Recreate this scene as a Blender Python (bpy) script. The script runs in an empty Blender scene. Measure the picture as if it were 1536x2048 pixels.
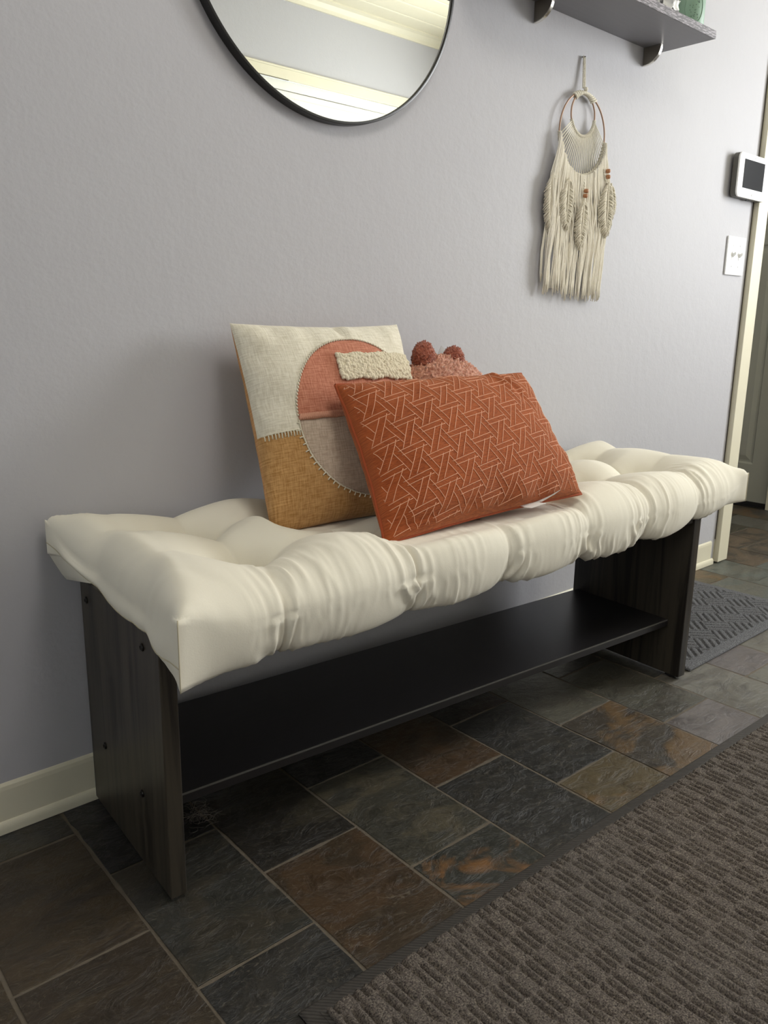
import bpy, bmesh, math, random
from math import sin, cos, pi, sqrt, radians, atan2, hypot, floor
from mathutils import Vector, Matrix, noise

random.seed(7)
scene = bpy.context.scene
COL = scene.collection

# ------------------------------------------------------------------ helpers
def lin(c):
    c = c / 255.0
    return c / 12.92 if c <= 0.04045 else ((c + 0.055) / 1.055) ** 2.4
def rgb(r, g, b): return (lin(r), lin(g), lin(b), 1.0)

class MB:
    def __init__(s): s.v = []; s.f = []; s.mi = []; s.m = 0
    def add(s, verts, faces):
        o = len(s.v); s.v += [tuple(p) for p in verts]
        for f in faces: s.f.append(tuple(i + o for i in f)); s.mi.append(s.m)
        return s
    def box(s, x0, x1, y0, y1, z0, z1, M=None):
        P = [Vector((x, y, z)) for x in (x0, x1) for y in (y0, y1) for z in (z0, z1)]
        if M: P = [M @ p for p in P]
        return s.add(P, [(0,1,3,2),(4,6,7,5),(0,4,5,1),(2,3,7,6),(0,2,6,4),(1,5,7,3)])
    def tube(s, pts, r, n=6, cap=True):
        pts = [Vector(p) for p in pts]
        R = r if isinstance(r, (list, tuple)) else [r] * len(pts)
        V = []; F = []
        t0 = (pts[1] - pts[0]).normalized()
        ref = Vector((0, 0, 1)) if abs(t0.z) < 0.9 else Vector((0, 1, 0))
        a = t0.cross(ref).normalized()
        for i, p in enumerate(pts):
            if i == 0: t = pts[1] - pts[0]
            elif i == len(pts) - 1: t = pts[-1] - pts[-2]
            else: t = pts[i + 1] - pts[i - 1]
            if t.length < 1e-9: t = t0.copy()
            t.normalize(); a = a - t * a.dot(t)
            if a.length < 1e-6: a = t.orthogonal()
            a.normalize(); b = t.cross(a)
            for k in range(n):
                q = 2 * pi * k / n
                V.append(p + (a * cos(q) + b * sin(q)) * R[i])
        for i in range(len(pts) - 1):
            for k in range(n):
                k2 = (k + 1) % n
                F.append((i*n+k, i*n+k2, (i+1)*n+k2, (i+1)*n+k))
        if cap:
            F.append(tuple(range(n - 1, -1, -1))); F.append(tuple((len(pts)-1)*n + k for k in range(n)))
        return s.add(V, F)
    def ring(s, c, R, r, n=64, m=8, ax='y'):
        V = []; F = []
        for i in range(n):
            a = 2*pi*i/n
            for k in range(m):
                b = 2*pi*k/m; rr = R + r*cos(b); h = r*sin(b)
                V.append((c[0]+rr*cos(a), c[1]+h, c[2]+rr*sin(a)) if ax == 'y' else (c[0]+rr*cos(a), c[1]+rr*sin(a), c[2]+h))
        for i in range(n):
            for k in range(m):
                F.append((i*m+k, ((i+1)%n)*m+k, ((i+1)%n)*m+(k+1)%m, i*m+(k+1)%m))
        return s.add(V, F)
    def lathe(s, prof, c, n=48):
        V = []; F = []
        for (r, z) in prof:
            for k in range(n):
                a = 2*pi*k/n; V.append((c[0]+r*cos(a), c[1]+r*sin(a), c[2]+z))
        for i in range(len(prof)-1):
            for k in range(n):
                F.append((i*n+k, i*n+(k+1)%n, (i+1)*n+(k+1)%n, (i+1)*n+k))
        F.append(tuple(range(n-1,-1,-1))); F.append(tuple((len(prof)-1)*n+k for k in range(n)))
        return s.add(V, F)
    def ball(s, c, r, seg=10, rings=7, sq=(1,1,1), M=None):
        V = []; F = []
        for i in range(rings+1):
            th = pi*i/rings
            for k in range(seg):
                a = 2*pi*k/seg
                p = Vector((r*sq[0]*sin(th)*cos(a), r*sq[1]*sin(th)*sin(a), r*sq[2]*cos(th)))
                if M: p = M @ p
                V.append(Vector(c) + p)
        for i in range(rings):
            for k in range(seg):
                F.append((i*seg+k, (i+1)*seg+k, (i+1)*seg+(k+1)%seg, i*seg+(k+1)%seg))
        return s.add(V, F)
    def prism(s, pts, M, d0, d1):
        # pts 2-D (a,b) -> M @ (a,b,d)
        n = len(pts)
        V = [M @ Vector((a, b, d0)) for a, b in pts] + [M @ Vector((a, b, d1)) for a, b in pts]
        F = [tuple(range(n-1,-1,-1)), tuple(range(n, 2*n))]
        for i in range(n): F.append((i, (i+1)%n, n+(i+1)%n, n+i))
        return s.add(V, F)
    def build(s, name, mats, parent=None, smooth=False, bevel=0, seg=2, sub=0, origin=None, weld=True):
        me = bpy.data.meshes.new(name)
        V = s.v
        if origin is not None:
            o = Vector(origin); V = [tuple(Vector(p) - o) for p in V]
        me.from_pydata(V, [], s.f)
        if not isinstance(mats, (list, tuple)): mats = [mats]
        for m in mats: me.materials.append(m)
        for p, i in zip(me.polygons, s.mi): p.material_index = i
        bm = bmesh.new(); bm.from_mesh(me)
        if weld: bmesh.ops.remove_doubles(bm, verts=bm.verts, dist=1e-6)
        bmesh.ops.recalc_face_normals(bm, faces=bm.faces)
        bm.to_mesh(me); bm.free()
        if smooth:
            for p in me.polygons: p.use_smooth = True
        ob = bpy.data.objects.new(name, me); COL.objects.link(ob)
        if origin is not None: ob.location = origin
        if parent is not None:
            ob.parent = parent
            ob.matrix_parent_inverse = Matrix.Identity(4)
            if origin is None:
                ob.location = tuple(-Vector(parent.location)) if parent.rotation_euler[:] == (0,0,0) and parent.parent is None else ob.location
                if parent.parent is not None: ob.location = (0, 0, 0)
            else:
                ob.location = Vector(origin) - Vector(parent.location)
        if bevel:
            md = ob.modifiers.new('bevel', 'BEVEL'); md.width = bevel; md.segments = seg; md.limit_method = 'ANGLE'; md.angle_limit = radians(35)
            for p in me.polygons: p.use_smooth = True
            md.harden_normals = True
        if sub:
            md = ob.modifiers.new('sub', 'SUBSURF'); md.levels = sub; md.render_levels = sub
        return ob

def thing(name, label, cat, loc=(0, 0, 0), group=None):
    o = bpy.data.objects.new(name, None); COL.objects.link(o)
    o.location = loc; o.empty_display_size = 0.05
    o['label'] = label; o['category'] = cat
    if group: o['group'] = group
    return o
def tag(o, label=None, cat=None, group=None, kind=None):
    if label: o['label'] = label
    if cat: o['category'] = cat
    if group: o['group'] = group
    if kind: o['kind'] = kind
    return o
def struct(o, label, cat=None):
    o['kind'] = 'structure'; o['label'] = label
    if cat: o['category'] = cat
    return o

# ------------------------------------------------------------------ materials
class NT:
    def __init__(s, name, rough=0.5, metal=0.0, spec=0.5):
        s.m = bpy.data.materials.new(name); s.m.use_nodes = True
        s.t = s.m.node_tree; s.b = s.t.nodes['Principled BSDF']
        s.b.inputs['Roughness'].default_value = rough
        s.b.inputs['Metallic'].default_value = metal
        s.b.inputs['Specular IOR Level'].default_value = spec
        s.tc = s.t.nodes.new('ShaderNodeTexCoord')
    def n(s, typ, **kw):
        nd = s.t.nodes.new('ShaderNode' + typ)
        for k, v in kw.items(): setattr(nd, k, v)
        return nd
    def l(s, a, b): s.t.links.new(a, b)
    def val(s, sock, x):
        if hasattr(x, 'links') or hasattr(x, 'is_output'): s.l(x, sock)
        else: sock.default_value = x
    def math(s, op, a, b=0.0, c=None, clamp=False):
        nd = s.n('Math', operation=op); nd.use_clamp = clamp
        s.val(nd.inputs[0], a); s.val(nd.inputs[1], b)
        if c is not None: s.val(nd.inputs[2], c)
        return nd.outputs[0]
    def mapping(s, scale=(1,1,1), loc=(0,0,0), rot=(0,0,0), src='Object'):
        mp = s.n('Mapping'); mp.inputs['Scale'].default_value = scale
        mp.inputs['Location'].default_value = loc; mp.inputs['Rotation'].default_value = rot
        s.l(s.tc.outputs[src] if isinstance(src, str) else src, mp.inputs['Vector']); return mp.outputs[0]
    def noise(s, scale, vec=None, detail=4, rough=0.55, dist=0.0):
        nd = s.n('TexNoise'); nd.inputs['Scale'].default_value = scale
        nd.inputs['Detail'].default_value = detail; nd.inputs['Roughness'].default_value = rough
        nd.inputs['Distortion'].default_value = dist
        s.l(vec if vec is not None else s.tc.outputs['Object'], nd.inputs['Vector']); return nd.outputs['Fac']
    def ramp(s, fac, stops):
        nd = s.n('ValToRGB'); cr = nd.color_ramp
        while len(cr.elements) < len(stops): cr.elements.new(0.5)
        for e, (p, c) in zip(cr.elements, stops):
            e.position = p; e.color = c if isinstance(c, tuple) else (c, c, c, 1)
        s.l(fac, nd.inputs[0]); return nd.outputs[0]
    def mix(s, fac, a, b, mode='MIX'):
        nd = s.n('Mix', data_type='RGBA', blend_type=mode)
        s.val(nd.inputs[0], fac); s.val(nd.inputs[6], a); s.val(nd.inputs[7], b); return nd.outputs[2]
    def color(s, c): s.val(s.b.inputs['Base Color'], c); return s
    def bump(s, h, strength=0.3, dist=0.002, prev=None):
        nd = s.n('Bump'); nd.inputs['Strength'].default_value = strength; nd.inputs['Distance'].default_value = dist
        s.l(h, nd.inputs['Height'])
        if prev is not None: s.l(prev, nd.inputs['Normal'])
        s.l(nd.outputs[0], s.b.inputs['Normal']); return nd.outputs[0]

def plain(name, c, rough=0.5, metal=0.0, spec=0.5, bump=0.0, bs=200, var=0.06):
    t = NT(name, rough, metal, spec)
    nz = t.noise(bs * 0.2)
    c2 = tuple(x * (1 - var) for x in c[:3]) + (1,)
    t.color(t.mix(nz, c, c2))
    if bump: t.bump(t.noise(bs), bump, 0.001)
    return t.m

# wall paint: lavender grey, roller stipple
t = NT('wall_paint', 0.55, spec=0.22)
big = t.noise(1.6, detail=3)
t.color(t.mix(big, rgb(189, 188, 191), rgb(183, 182, 186)))
b1 = t.bump(t.noise(110, detail=5, rough=0.6), 0.28, 0.0016)
b2 = t.bump(t.noise(26, detail=3), 0.25, 0.004, b1)
M_wall = t.m
M_trim = plain('trim_cream', rgb(226, 220, 196), 0.38, bump=0.08, bs=60)
M_ceil = plain('ceiling_cream', rgb(232, 226, 202), 0.45)
M_white = plain('white_door_paint', rgb(240, 238, 228), 0.4)
M_door = plain('sage_door_paint', rgb(178, 178, 164), 0.4, bump=0.1, bs=80)
M_black = plain('black_sweep', rgb(28, 27, 26), 0.5)
M_gap = plain('shadow_gap', rgb(70, 64, 56), 0.8)  # dark colour standing in for a shaded gap

# slate
t = NT('slate', 0.42, spec=0.5)
at1 = t.n('Attribute', attribute_name='tile_a'); at2 = t.n('Attribute', attribute_name='tile_b'); at3 = t.n('Attribute', attribute_name='seed')
vm = t.n('VectorMath', operation='MULTIPLY_ADD')
t.l(at3.outputs['Color'], vm.inputs[0]); vm.inputs[1].default_value = (40, 40, 40); t.l(t.tc.outputs['Object'], vm.inputs[2])
vec = vm.outputs[0]
mp = t.n('Mapping'); mp.inputs['Scale'].default_value = (1, 1.7, 1); mp.inputs['Rotation'].default_value = (0, 0, 0.5); t.l(vec, mp.inputs[0])
n1 = t.noise(5.5, mp.outputs[0], 6, 0.62, 0.9)
n2 = t.noise(14, mp.outputs[0], 8, 0.7, 1.5)
n3 = t.noise(70, mp.outputs[0], 6, 0.65, 0.4)
f1 = t.ramp(n1, [(0.47, 0.0), (0.56, 1.0)])
f1 = t.math('MULTIPLY', f1, at3.outputs['Alpha'])
c = t.mix(f1, at1.outputs['Color'], at2.outputs['Color'])
dk = t.ramp(n2, [(0.3, (0.45, 0.45, 0.46, 1)), (0.52, (1, 1, 1, 1)), (0.75, (1.0, 0.96, 0.9, 1))])
c = t.mix(0.8, c, dk, 'MULTIPLY')
c = t.mix(t.ramp(n3, [(0.55, 0.0), (0.8, 0.30)]), c, rgb(118, 110, 96))
# thin pale scratches / veins
wv = t.noise(9, mp.outputs[0], 3, 0.5, 3.0)
vein = t.math('LESS_THAN', t.math('ABSOLUTE', t.math('SUBTRACT', wv, 0.5)), 0.004)
c = t.mix(t.math('MULTIPLY', vein, 0.22), c, rgb(140, 130, 112))
t.color(c)
t.l(t.math('MULTIPLY_ADD', n2, 0.35, 0.22), t.b.inputs['Roughness'])
bb = t.bump(n1, 0.5, 0.010)
bb = t.bump(t.ramp(n2, [(0.3, 0.0), (0.48, 0.5), (0.5, 0.7), (0.8, 1.0)]), 0.5, 0.0035, bb)
t.bump(n3, 0.35, 0.0012, bb)
M_slate = t.m
t = NT('grout', 0.85)
t.color(t.mix(t.noise(60), rgb(108, 98, 84), rgb(80, 72, 60))); t.bump(t.noise(300), 0.5, 0.001)
M_grout = t.m

# black painted wood (satin) with grain
t = NT('black_brown_wood', 0.38, spec=0.5)
g = t.noise(5, t.mapping((7, 7, 0.35)), 7, 0.65, 0.6)
t.color(t.mix(t.ramp(g, [(.40, 0.), (.50, .7), (.62, 1.)]), rgb(34, 30, 26), rgb(66, 60, 50)))
t.bump(g, 0.25, 0.0012)
M_panel = t.m
t = NT('black_shelf_paint', 0.33, spec=0.5)
g = t.noise(10, t.mapping((0.7, 8, 8)), 6, 0.6, 0.4)
t.color(t.mix(g, rgb(24, 23, 24), rgb(33, 31, 32)))
t.bump(g, 0.12, 0.001)
M_bshelf = t.m
M_edge = plain('pale_edge', rgb(86, 84, 80), 0.45)
M_bolt = plain('dark_bolt', rgb(34, 32, 30), 0.3, metal=0.6)

# cotton
def fabric(name, c1, c2, rough=0.9, weave=900, slub=True, bstr=0.4, sheen=0.25, bd=0.0008):
    t = NT(name, rough, spec=0.15)
    nu = t.noise(weave * 0.25, t.mapping((1, 0.08, 1), src='UV'), 3)
    nv = t.noise(weave * 0.25, t.mapping((0.08, 1, 1), src='UV'), 3)
    s = t.math('ADD', nu, nv)
    f = t.ramp(t.math('MULTIPLY', s, 0.5), [(0.38, 0.0), (0.62, 1.0)])
    t.color(t.mix(f, c1, c2))
    t.bump(s, bstr, bd)
    t.b.inputs['Sheen Weight'].default_value = sheen
    return t
t = NT('cushion_cotton', 0.85, spec=0.2)
nz = t.noise(3, detail=3)
t.color(t.mix(nz, rgb(232, 227, 211), rgb(226, 220, 202)))
w = t.noise(420, detail=2)
f0 = t.noise(26, t.mapping((1, 1, 0.35)), 3, 0.5, 0.6)
bb = t.bump(f0, 0.12, 0.003)
t.bump(w, 0.2, 0.0005, bb)
t.b.inputs['Sheen Weight'].default_value = 0.15
M_cush = t.m
M_seam = plain('cushion_seam', rgb(196, 186, 158), 0.9)
M_tagw = plain('white_satin_tag', rgb(238, 236, 232), 0.45)
M_tagp = plain('print_grey', rgb(150, 148, 150), 0.6)

# ------------------------------------------------------------------ camera
R = Matrix.Identity(3)
yaw, pit, rol = radians(41.751), radians(-13.45), radians(0.90)
fwd = Vector((sin(yaw)*cos(pit), cos(yaw)*cos(pit), sin(pit))); r0 = Vector((cos(yaw), -sin(yaw), 0)); u0 = r0.cross(fwd)
rr = r0*cos(rol) + u0*sin(rol); uu = -r0*sin(rol) + u0*cos(rol)
cam = bpy.data.cameras.new('camera'); co = bpy.data.objects.new('camera', cam); COL.objects.link(co)
co.matrix_world = Matrix(((rr.x, uu.x, -fwd.x, 0), (rr.y, uu.y, -fwd.y, -1.33), (rr.z, uu.z, -fwd.z, 0.8593), (0, 0, 0, 1)))
cam.sensor_fit = 'VERTICAL'; cam.sensor_height = 24; cam.sensor_width = 18; cam.lens = 1613.23 * 24 / 2048
cam.clip_start = 0.02
scene.camera = co

# ------------------------------------------------------------------ room shell
XL, XR, YF, ZC = -2.6, 3.87, -2.4, 2.44
struct(MB().box(XL-.1, 2.822, 0, 0.12, 0, ZC).build('wall_back', M_wall, origin=(0,0,0)), 'lavender grey textured wall behind the bench')
struct(MB().box(XL-.1, 1.5, YF-.12, YF, 0, ZC).box(1.5, 3.70, YF-.12, YF, 2.05, ZC).box(3.70, XR+.1, YF-.12, YF, 0, ZC).build('wall_front', M_wall), 'grey wall opposite the bench, seen in the round mirror')
# right end wall with window opening and door opening
WY0, WY1, WZ0, WZ1 = -1.80, -0.75, 0.95, 2.05
DY0, DY1, DZ = 0.265, 1.03, 2.03
mb = MB()
mb.box(XR, XR+.12, YF-.12, WY0, 0, ZC).box(XR, XR+.12, WY0, WY1, 0, WZ0).box(XR, XR+.12, WY0, WY1, WZ1, ZC)
mb.box(XR, XR+.12, WY1, DY0, 0, ZC).box(XR, XR+.12, DY0, DY1, DZ, ZC).box(XR, XR+.12, DY1, 1.42, 0, ZC)
struct(mb.build('wall_right', M_wall), 'end wall holding the sage grey door')
LY0, LY1, LZ0, LZ1 = -2.0, -1.0, 0.9, 2.1
mb = MB().box(XL-.1, XL, YF-.12, LY0, 0, ZC).box(XL-.1, XL, LY0, LY1, 0, LZ0).box(XL-.1, XL, LY0, LY1, LZ1, ZC).box(XL-.1, XL, LY1, 0, 0, ZC)
struct(mb.build('wall_left', M_wall), 'far left end wall behind the viewer')
struct(MB().box(2.70, 2.822, 0.12, 1.42, 0, ZC).build('wall_alcove_left', M_wall), 'side wall of the alcove before the far door')
struct(MB().box(2.70, XR+.12, 1.30, 1.42, 0, ZC).build('wall_alcove_back', M_wall), 'back wall of the alcove')
# ceiling of planks with raised beads
mb = MB().box(XL-.1, XR+.12, YF-.12, 1.42, ZC+.012, ZC+.06)
y = YF - .1; k = 0
while y < 1.4:
    mb.box(XL-.1, XR+.12, y, y+.122, ZC, ZC+.014); y += .130
struct(mb.build('ceiling', M_ceil, bevel=.004), 'cream beadboard ceiling reflected in the round mirror')
# crown
mb = MB()
prof = [(0,0),(0.045,0),(0.045,-.008),(0.030,-.016),(0.014,-.034),(0.010,-.050),(0,-.050)]
V = []; n = len(prof)
for x in (XL, XR): V += [(x, YF + a, ZC + b) for a, b in prof]
mb.add(V, [tuple(range(n)), tuple(range(2*n-1, n-1, -1))] + [(i, (i+1)%n, n+(i+1)%n, n+i) for i in range(n)])
struct(mb.build('trim_1', M_trim), 'cream crown moulding seen in the mirror')

# baseboards (tall board + rounded shoe), wall_back
def baseboard(name, x0, x1, label):
    mb = MB()
    pr = [(0,0),(-.0055,0),(-.0055,.076),(-.0045,.083),(-.002,.087),(0,.088)]
    n = len(pr); V = []
    for x in (x0, x1 - .012): V += [(x, a, b) for a, b in pr]
    mb.add(V, [tuple(range(n)), tuple(range(2*n-1, n-1, -1))] + [(i,(i+1)%n,n+(i+1)%n,n+i) for i in range(n)])
    b = mb.build(name, M_trim)
    struct(b, label)
    mb = MB()
    pr = [(-.005, 0.0), (-.0125, 0.0), (-.0125, .008)] + [(-.005 - .0075*cos(a), .008 + .013*sin(a)) for a in [pi/2*i/6 for i in range(1, 7)]]
    n = len(pr); V = []
    for x in (x0, x1): V += [(x, a, b) for a, b in pr]
    mb.add(V, [tuple(range(n)), tuple(range(2*n-1, n-1, -1))] + [(i,(i+1)%n,n+(i+1)%n,n+i) for i in range(n)])
    mb.build('shoe_moulding', M_trim, b)
    return b
baseboard('baseboard_back', XL, 2.806, 'cream baseboard with rounded shoe moulding under the grey wall')


# opening casing at wall end
cz = thing('trim_2', 'narrow cream casing at the end of the grey wall', 'trim', (2.86, -0.01, 0))
cz['kind'] = 'structure'; del cz['category']
MB().box(2.826, 2.898, -0.019, 0.0, 0.004, 2.15).build('casing_board', M_trim, cz, bevel=.002)
MB().box(2.822, 2.905, 0.0, 0.125, 0.004, 2.15).build('jamb', M_trim, cz, bevel=.002)
g = []
for i in range(60):
    z = .09 + i*.034; g.append((2.8225 + .0016*noise.noise(Vector((0, 0, z*9))), -0.0006, z))
MB().tube(g, .0022, 5).build('shadow_gap_line', M_gap, cz)  # dark strip drawn in place of the shadow between wall and casing

# far door on right end wall
d = thing('door_1', 'sage grey panelled door at the far end', 'door', (XR, (DY0+DY1)/2, 0)); d['kind'] = 'structure'; del d['category']
def panel_slab(mb, y0, y1, z0, z1, x, panels, depth=.008, bev=.022):
    # door face at x (facing -x) with recessed+raised panels
    ys = sorted({y0, y1} | {p[0] for p in panels} | {p[1] for p in panels}); zs = sorted({z0, z1} | {p[2] for p in panels} | {p[3] for p in panels})
    for i in range(len(ys)-1):
        for j in range(len(zs)-1):
            c = ((ys[i]+ys[i+1])/2, (zs[j]+zs[j+1])/2)
            if any(p[0] < c[0] < p[1] and p[2] < c[1] < p[3] for p in panels): continue
            mb.box(x, x+.035, ys[i], ys[i+1], zs[j], zs[j+1])
    for (a, b, c, e) in panels:
        r = []
        for ins, dep in ((0, 0), (.008, depth), (.016, depth), (.016+bev, depth*.25)):
            r.append([(x+dep, a+ins, c+ins), (x+dep, b-ins, c+ins), (x+dep, b-ins, e-ins), (x+dep, a+ins, e-ins)])
        V = sum(r, []); F = []
        for q in range(3):
            for k in range(4): F.append((q*4+k, q*4+(k+1)%4, q*4+4+(k+1)%4, q*4+4+k))
        F.append((12, 13, 14, 15)); mb.add(V, F)
mb = MB(); W = DY1 - DY0
st = .092
pans = []
for (z0, z1) in ((0.205, 1.22), (1.30, 1.86)):
    pans += [(DY0+st, DY0+W/2-.045, z0, z1), (DY0+W/2+.045, DY1-st, z0, z1)]
panel_slab(mb, DY0+.003, DY1-.003, .022, DZ-.004, XR+.012, pans)
mb.build('door_panel', M_door, d)
MB().box(XR+.004, XR+.03, DY0+.002, DY1-.002, 0.006, .024).build('door_sweep', M_black, d)
MB().box(XR-.012, XR+.05, DY0, DY1, 0.0, .006).build('threshold', M_black, d)
mb = MB().box(XR-.016, XR-.0005, DY0-.062, DY0-.004, 0, DZ+.062).box(XR-.016, XR-.0005, DY1+.004, DY1+.062, 0, DZ+.062).box(XR-.016, XR-.0005, DY0-.004, DY1+.004, DZ+.004, DZ+.062)
mb.build('door_casing', M_trim, d, bevel=.003)

# white panelled double door opposite (only its head shows in the mirror)
d = thing('door_2', 'white panelled double door reflected in the round mirror', 'door', (2.76, YF, 0)); d['kind'] = 'structure'; del d['category']
mb = MB(); 
X0, X1 = 1.5, 3.70
mb.box(X0, X1, YF-.06, YF-.03, 0.01, 2.03)
for (a, b) in ((X0, 2.198), (2.202, X1)):
    mb.box(a, b, YF-.03, YF-.012, 1.985, 2.03); mb.box(a, b, YF-.03, YF-.012, .01, .2)
    mb.box(a, a+.1, YF-.03, YF-.012, .2, 1.985); mb.box(b-.1, b, YF-.03, YF-.012, .2, 1.985)
    mb.box(a+.1, b-.1, YF-.03, YF-.018, .2, 1.985); mb.box(a+.13, b-.13, YF-.02, YF-.013, .24, 1.955)
mb.build('door_panel', M_white, d, bevel=.006)
mb = MB().box(X0-.06, X1+.06, YF, YF+.018, 2.028, 2.082).box(X0-.06, X0, YF, YF+.018, 0, 2.028).box(X1, X1+.06, YF, YF+.018, 0, 2.028).box(X0-.06, X1+.06, YF, YF+.024, 2.074, 2.084)
mb.build('door_casing', M_trim, d, bevel=.003)

# windows (daylight; the rear one is added for fill)
def glassmat():
    m = bpy.data.materials.new('window_glass'); m.use_nodes = True; nt = m.node_tree
    for nn in list(nt.nodes): nt.nodes.remove(nn)
    o = nt.nodes.new('ShaderNodeOutputMaterial'); a = nt.nodes.new('ShaderNodeBsdfTransparent'); b = nt.nodes.new('ShaderNodeBsdfGlossy'); b.inputs['Roughness'].default_value = .02
    mx = nt.nodes.new('ShaderNodeMixShader'); mx.inputs[0].default_value = .05
    nt.links.new(a.outputs[0], mx.inputs[1]); nt.links.new(b.outputs[0], mx.inputs[2]); nt.links.new(mx.outputs[0], o.inputs[0]); return m
M_glass = glassmat()
def window(name, x, y0, y1, z0, z1, s, label):
    w = thing(name, label, 'window', (x, (y0+y1)/2, z0)); w['kind'] = 'structure'; del w['category']
    mb = MB(); f = .045
    mb.box(x, x+s*.09, y0, y0+f, z0, z1).box(x, x+s*.09, y1-f, y1, z0, z1).box(x, x+s*.09, y0+f, y1-f, z0, z0+f).box(x, x+s*.09, y0+f, y1-f, z1-f, z1)
    mb.box(x+s*.02, x+s*.06, y0+f, y1-f, (z0+z1)/2-.02, (z0+z1)/2+.02)
    mb.build('window_frame', M_white, w, bevel=.003)
    MB().box(x+s*.038, x+s*.044, y0+f, y1-f, z0+f, z1-f).build('pane', M_glass, w)
window('window_1', XR, WY0, WY1, WZ0, WZ1, 1, 'tall daylight window in the end wall, outside the photo')
window('fill_window', XL, LY0, LY1, LZ0, LZ1, -1, 'small unseen window added behind the viewer for fill light')  # unseen window, added to let in weak fill from the left

# ------------------------------------------------------------------ slate floor
def build_floor():
    g = .1905; hy = .2885
    th = radians(-0.89); ct, s_ = cos(th), sin(th)
    def W(a, b): return (a*ct - b*s_, a*s_ + b*ct)
    V = []; F = []; CA = []; CB = []; SD = []
    rnd = random.Random(5)
    P = dict(
        black=((26,25,24),(36,33,30),.6), dgrey=((52,51,46),(60,54,44),.6), dblue=((44,43,41),(54,51,46),.6), chip=((40,37,33),(62,57,46),.9),
        brown=((66,56,42),(52,44,35),.9), rust=((70,54,38),(56,46,34),.9), ggreen=((60,58,50),(80,74,60),.9), spot=((50,50,45),(112,80,48),.9),
        olive=((84,74,54),(104,82,52),.9), rusty=((66,60,52),(106,84,56),.9), grn=((82,80,70),(70,66,58),.8), lav=((112,106,104),(94,88,86),.8),
        orange=((76,62,46),(122,86,52),.9), gg2=((104,102,94),(88,84,76),.8), bluegreen=((88,92,86),(96,94,84),.8), mott=((104,90,74),(74,68,60),1.), blk2=((34,31,28),(58,44,34),.6))
    # (column, row) -> kind ; rows count downward from the wall
    K = {(0,0):'chip',(0,1):'brown',(0,2):'orange',(1,0):'chip',(1,1):'brown',(1,2):'brown',(2,0):'black',(2,1):'dgrey',(2,2):'dblue',(3,0):'black',(3,1):'chip',(3,2):'rust',
         (4,0):'black',(4,1):'ggreen',(4,2):'spot',(5,0):'black',(5,1):'rust',(5,2):'dblue',(6,0):'blk2',(6,1):'dblue',(6,2):'olive',(7,0):'blk2',(7,1):'grn',(7,2):'rusty',
         (8,0):'dgrey',(8,1):'grn',(8,2):'lav',(9,0):'dgrey',(9,1):'dgrey',(9,2):'gg2',(10,0):'gg2',(10,1):'lav',(10,2):'gg2',(11,1):'orange',(11,2):'gg2',(11,0):'lav',(12,0):'mott',(12,1):'gg2',(13,0):'olive',(13,1):'bluegreen',
         (14,0):'bluegreen',(14,1):'mott',(15,0):'mott',(15,1):'bluegreen',(16,0):'mott',(17,0):'mott',(13,-1):'mott',(14,-1):'mott',(15,-1):'mott',(16,-1):'mott',(16,1):'orange'}
    names = ['brown','ggreen','dgrey','gg2','mott','rusty','lav','olive','grn']
    g0 = .0026
    c0 = .0405
    i = -15
    while c0 + i*g < 4.1:
        odd = (i % 2 != 0)
        for j in range(-6, 10):
            ytop = (-.0785 if odd else -.2175) - (j-1)*hy
            y0, y1 = ytop - hy, ytop
            if y1 < -2.6 or y0 > 1.4: continue
            x0, x1 = c0+i*g, c0+(i+1)*g
            kk = K.get((i, j)) or rnd.choice(names)
            a, b, mx = P[kk]
            ja = [rnd.uniform(.92, 1.06) for _ in range(3)]
            sd = (rnd.random(), rnd.random(), rnd.random(), mx)
            hh = rnd.uniform(-.0006, .0005)
            # irregular edge outline
            n = 10; pts = []
            for k in range(n): pts.append((x0+g0+(g-2*g0)*k/n, y0+g0))
            for k in range(n): pts.append((x1-g0, y0+g0+(hy-2*g0)*k/n))
            for k in range(n): pts.append((x1-g0-(g-2*g0)*k/n, y1-g0))
            for k in range(n): pts.append((x0+g0, y1-g0-(hy-2*g0)*k/n))
            m = len(pts); cx, cy = (x0+x1)/2, (y0+y1)/2
            base = len(V)
            for lvl, (ins, z) in enumerate(((0, -.008), (0.0002, -.0003), (.0012, 0))):
                for (px, py) in pts:
                    q = noise.noise(Vector((px*38, py*38, 3.3))) * .0022
                    dx, dy = cx-px, cy-py; L = hypot(dx, dy)
                    f = (ins + q)/L*1.2
                    wx, wy = W(px+dx*f, py+dy*f)
                    V.append((wx, wy, z + (hh if lvl else 0) - .0012))
            fs = []
            for lv in range(2):
                for k in range(m): fs.append((base+lv*m+k, base+lv*m+(k+1)%m, base+(lv+1)*m+(k+1)%m, base+(lv+1)*m+k))
            fs.append(tuple(base+2*m+k for k in range(m)))
            for f in fs:
                F.append(f)
                CA.append((lin(a[0]*ja[0]), lin(a[1]*ja[0]), lin(a[2]*ja[0]), 1)); CB.append((lin(b[0]*ja[1]), lin(b[1]*ja[1]), lin(b[2]*ja[1]), 1)); SD.append(sd)
        i += 1
    nb = len(V)
    V += [(XL-.1, YF-.1, -.0024), (4.1, YF-.1, -.0024), (4.1, 1.42, -.0024), (XL-.1, 1.42, -.0024)]
    F.append((nb, nb+1, nb+2, nb+3)); CA.append((0,0,0,1)); CB.append((0,0,0,1)); SD.append((0,0,0,0))
    me = bpy.data.meshes.new('floor'); me.from_pydata(V, [], F)
    me.materials.append(M_slate); me.materials.append(M_grout)
    me.polygons[len(F)-1].material_index = 1
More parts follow.
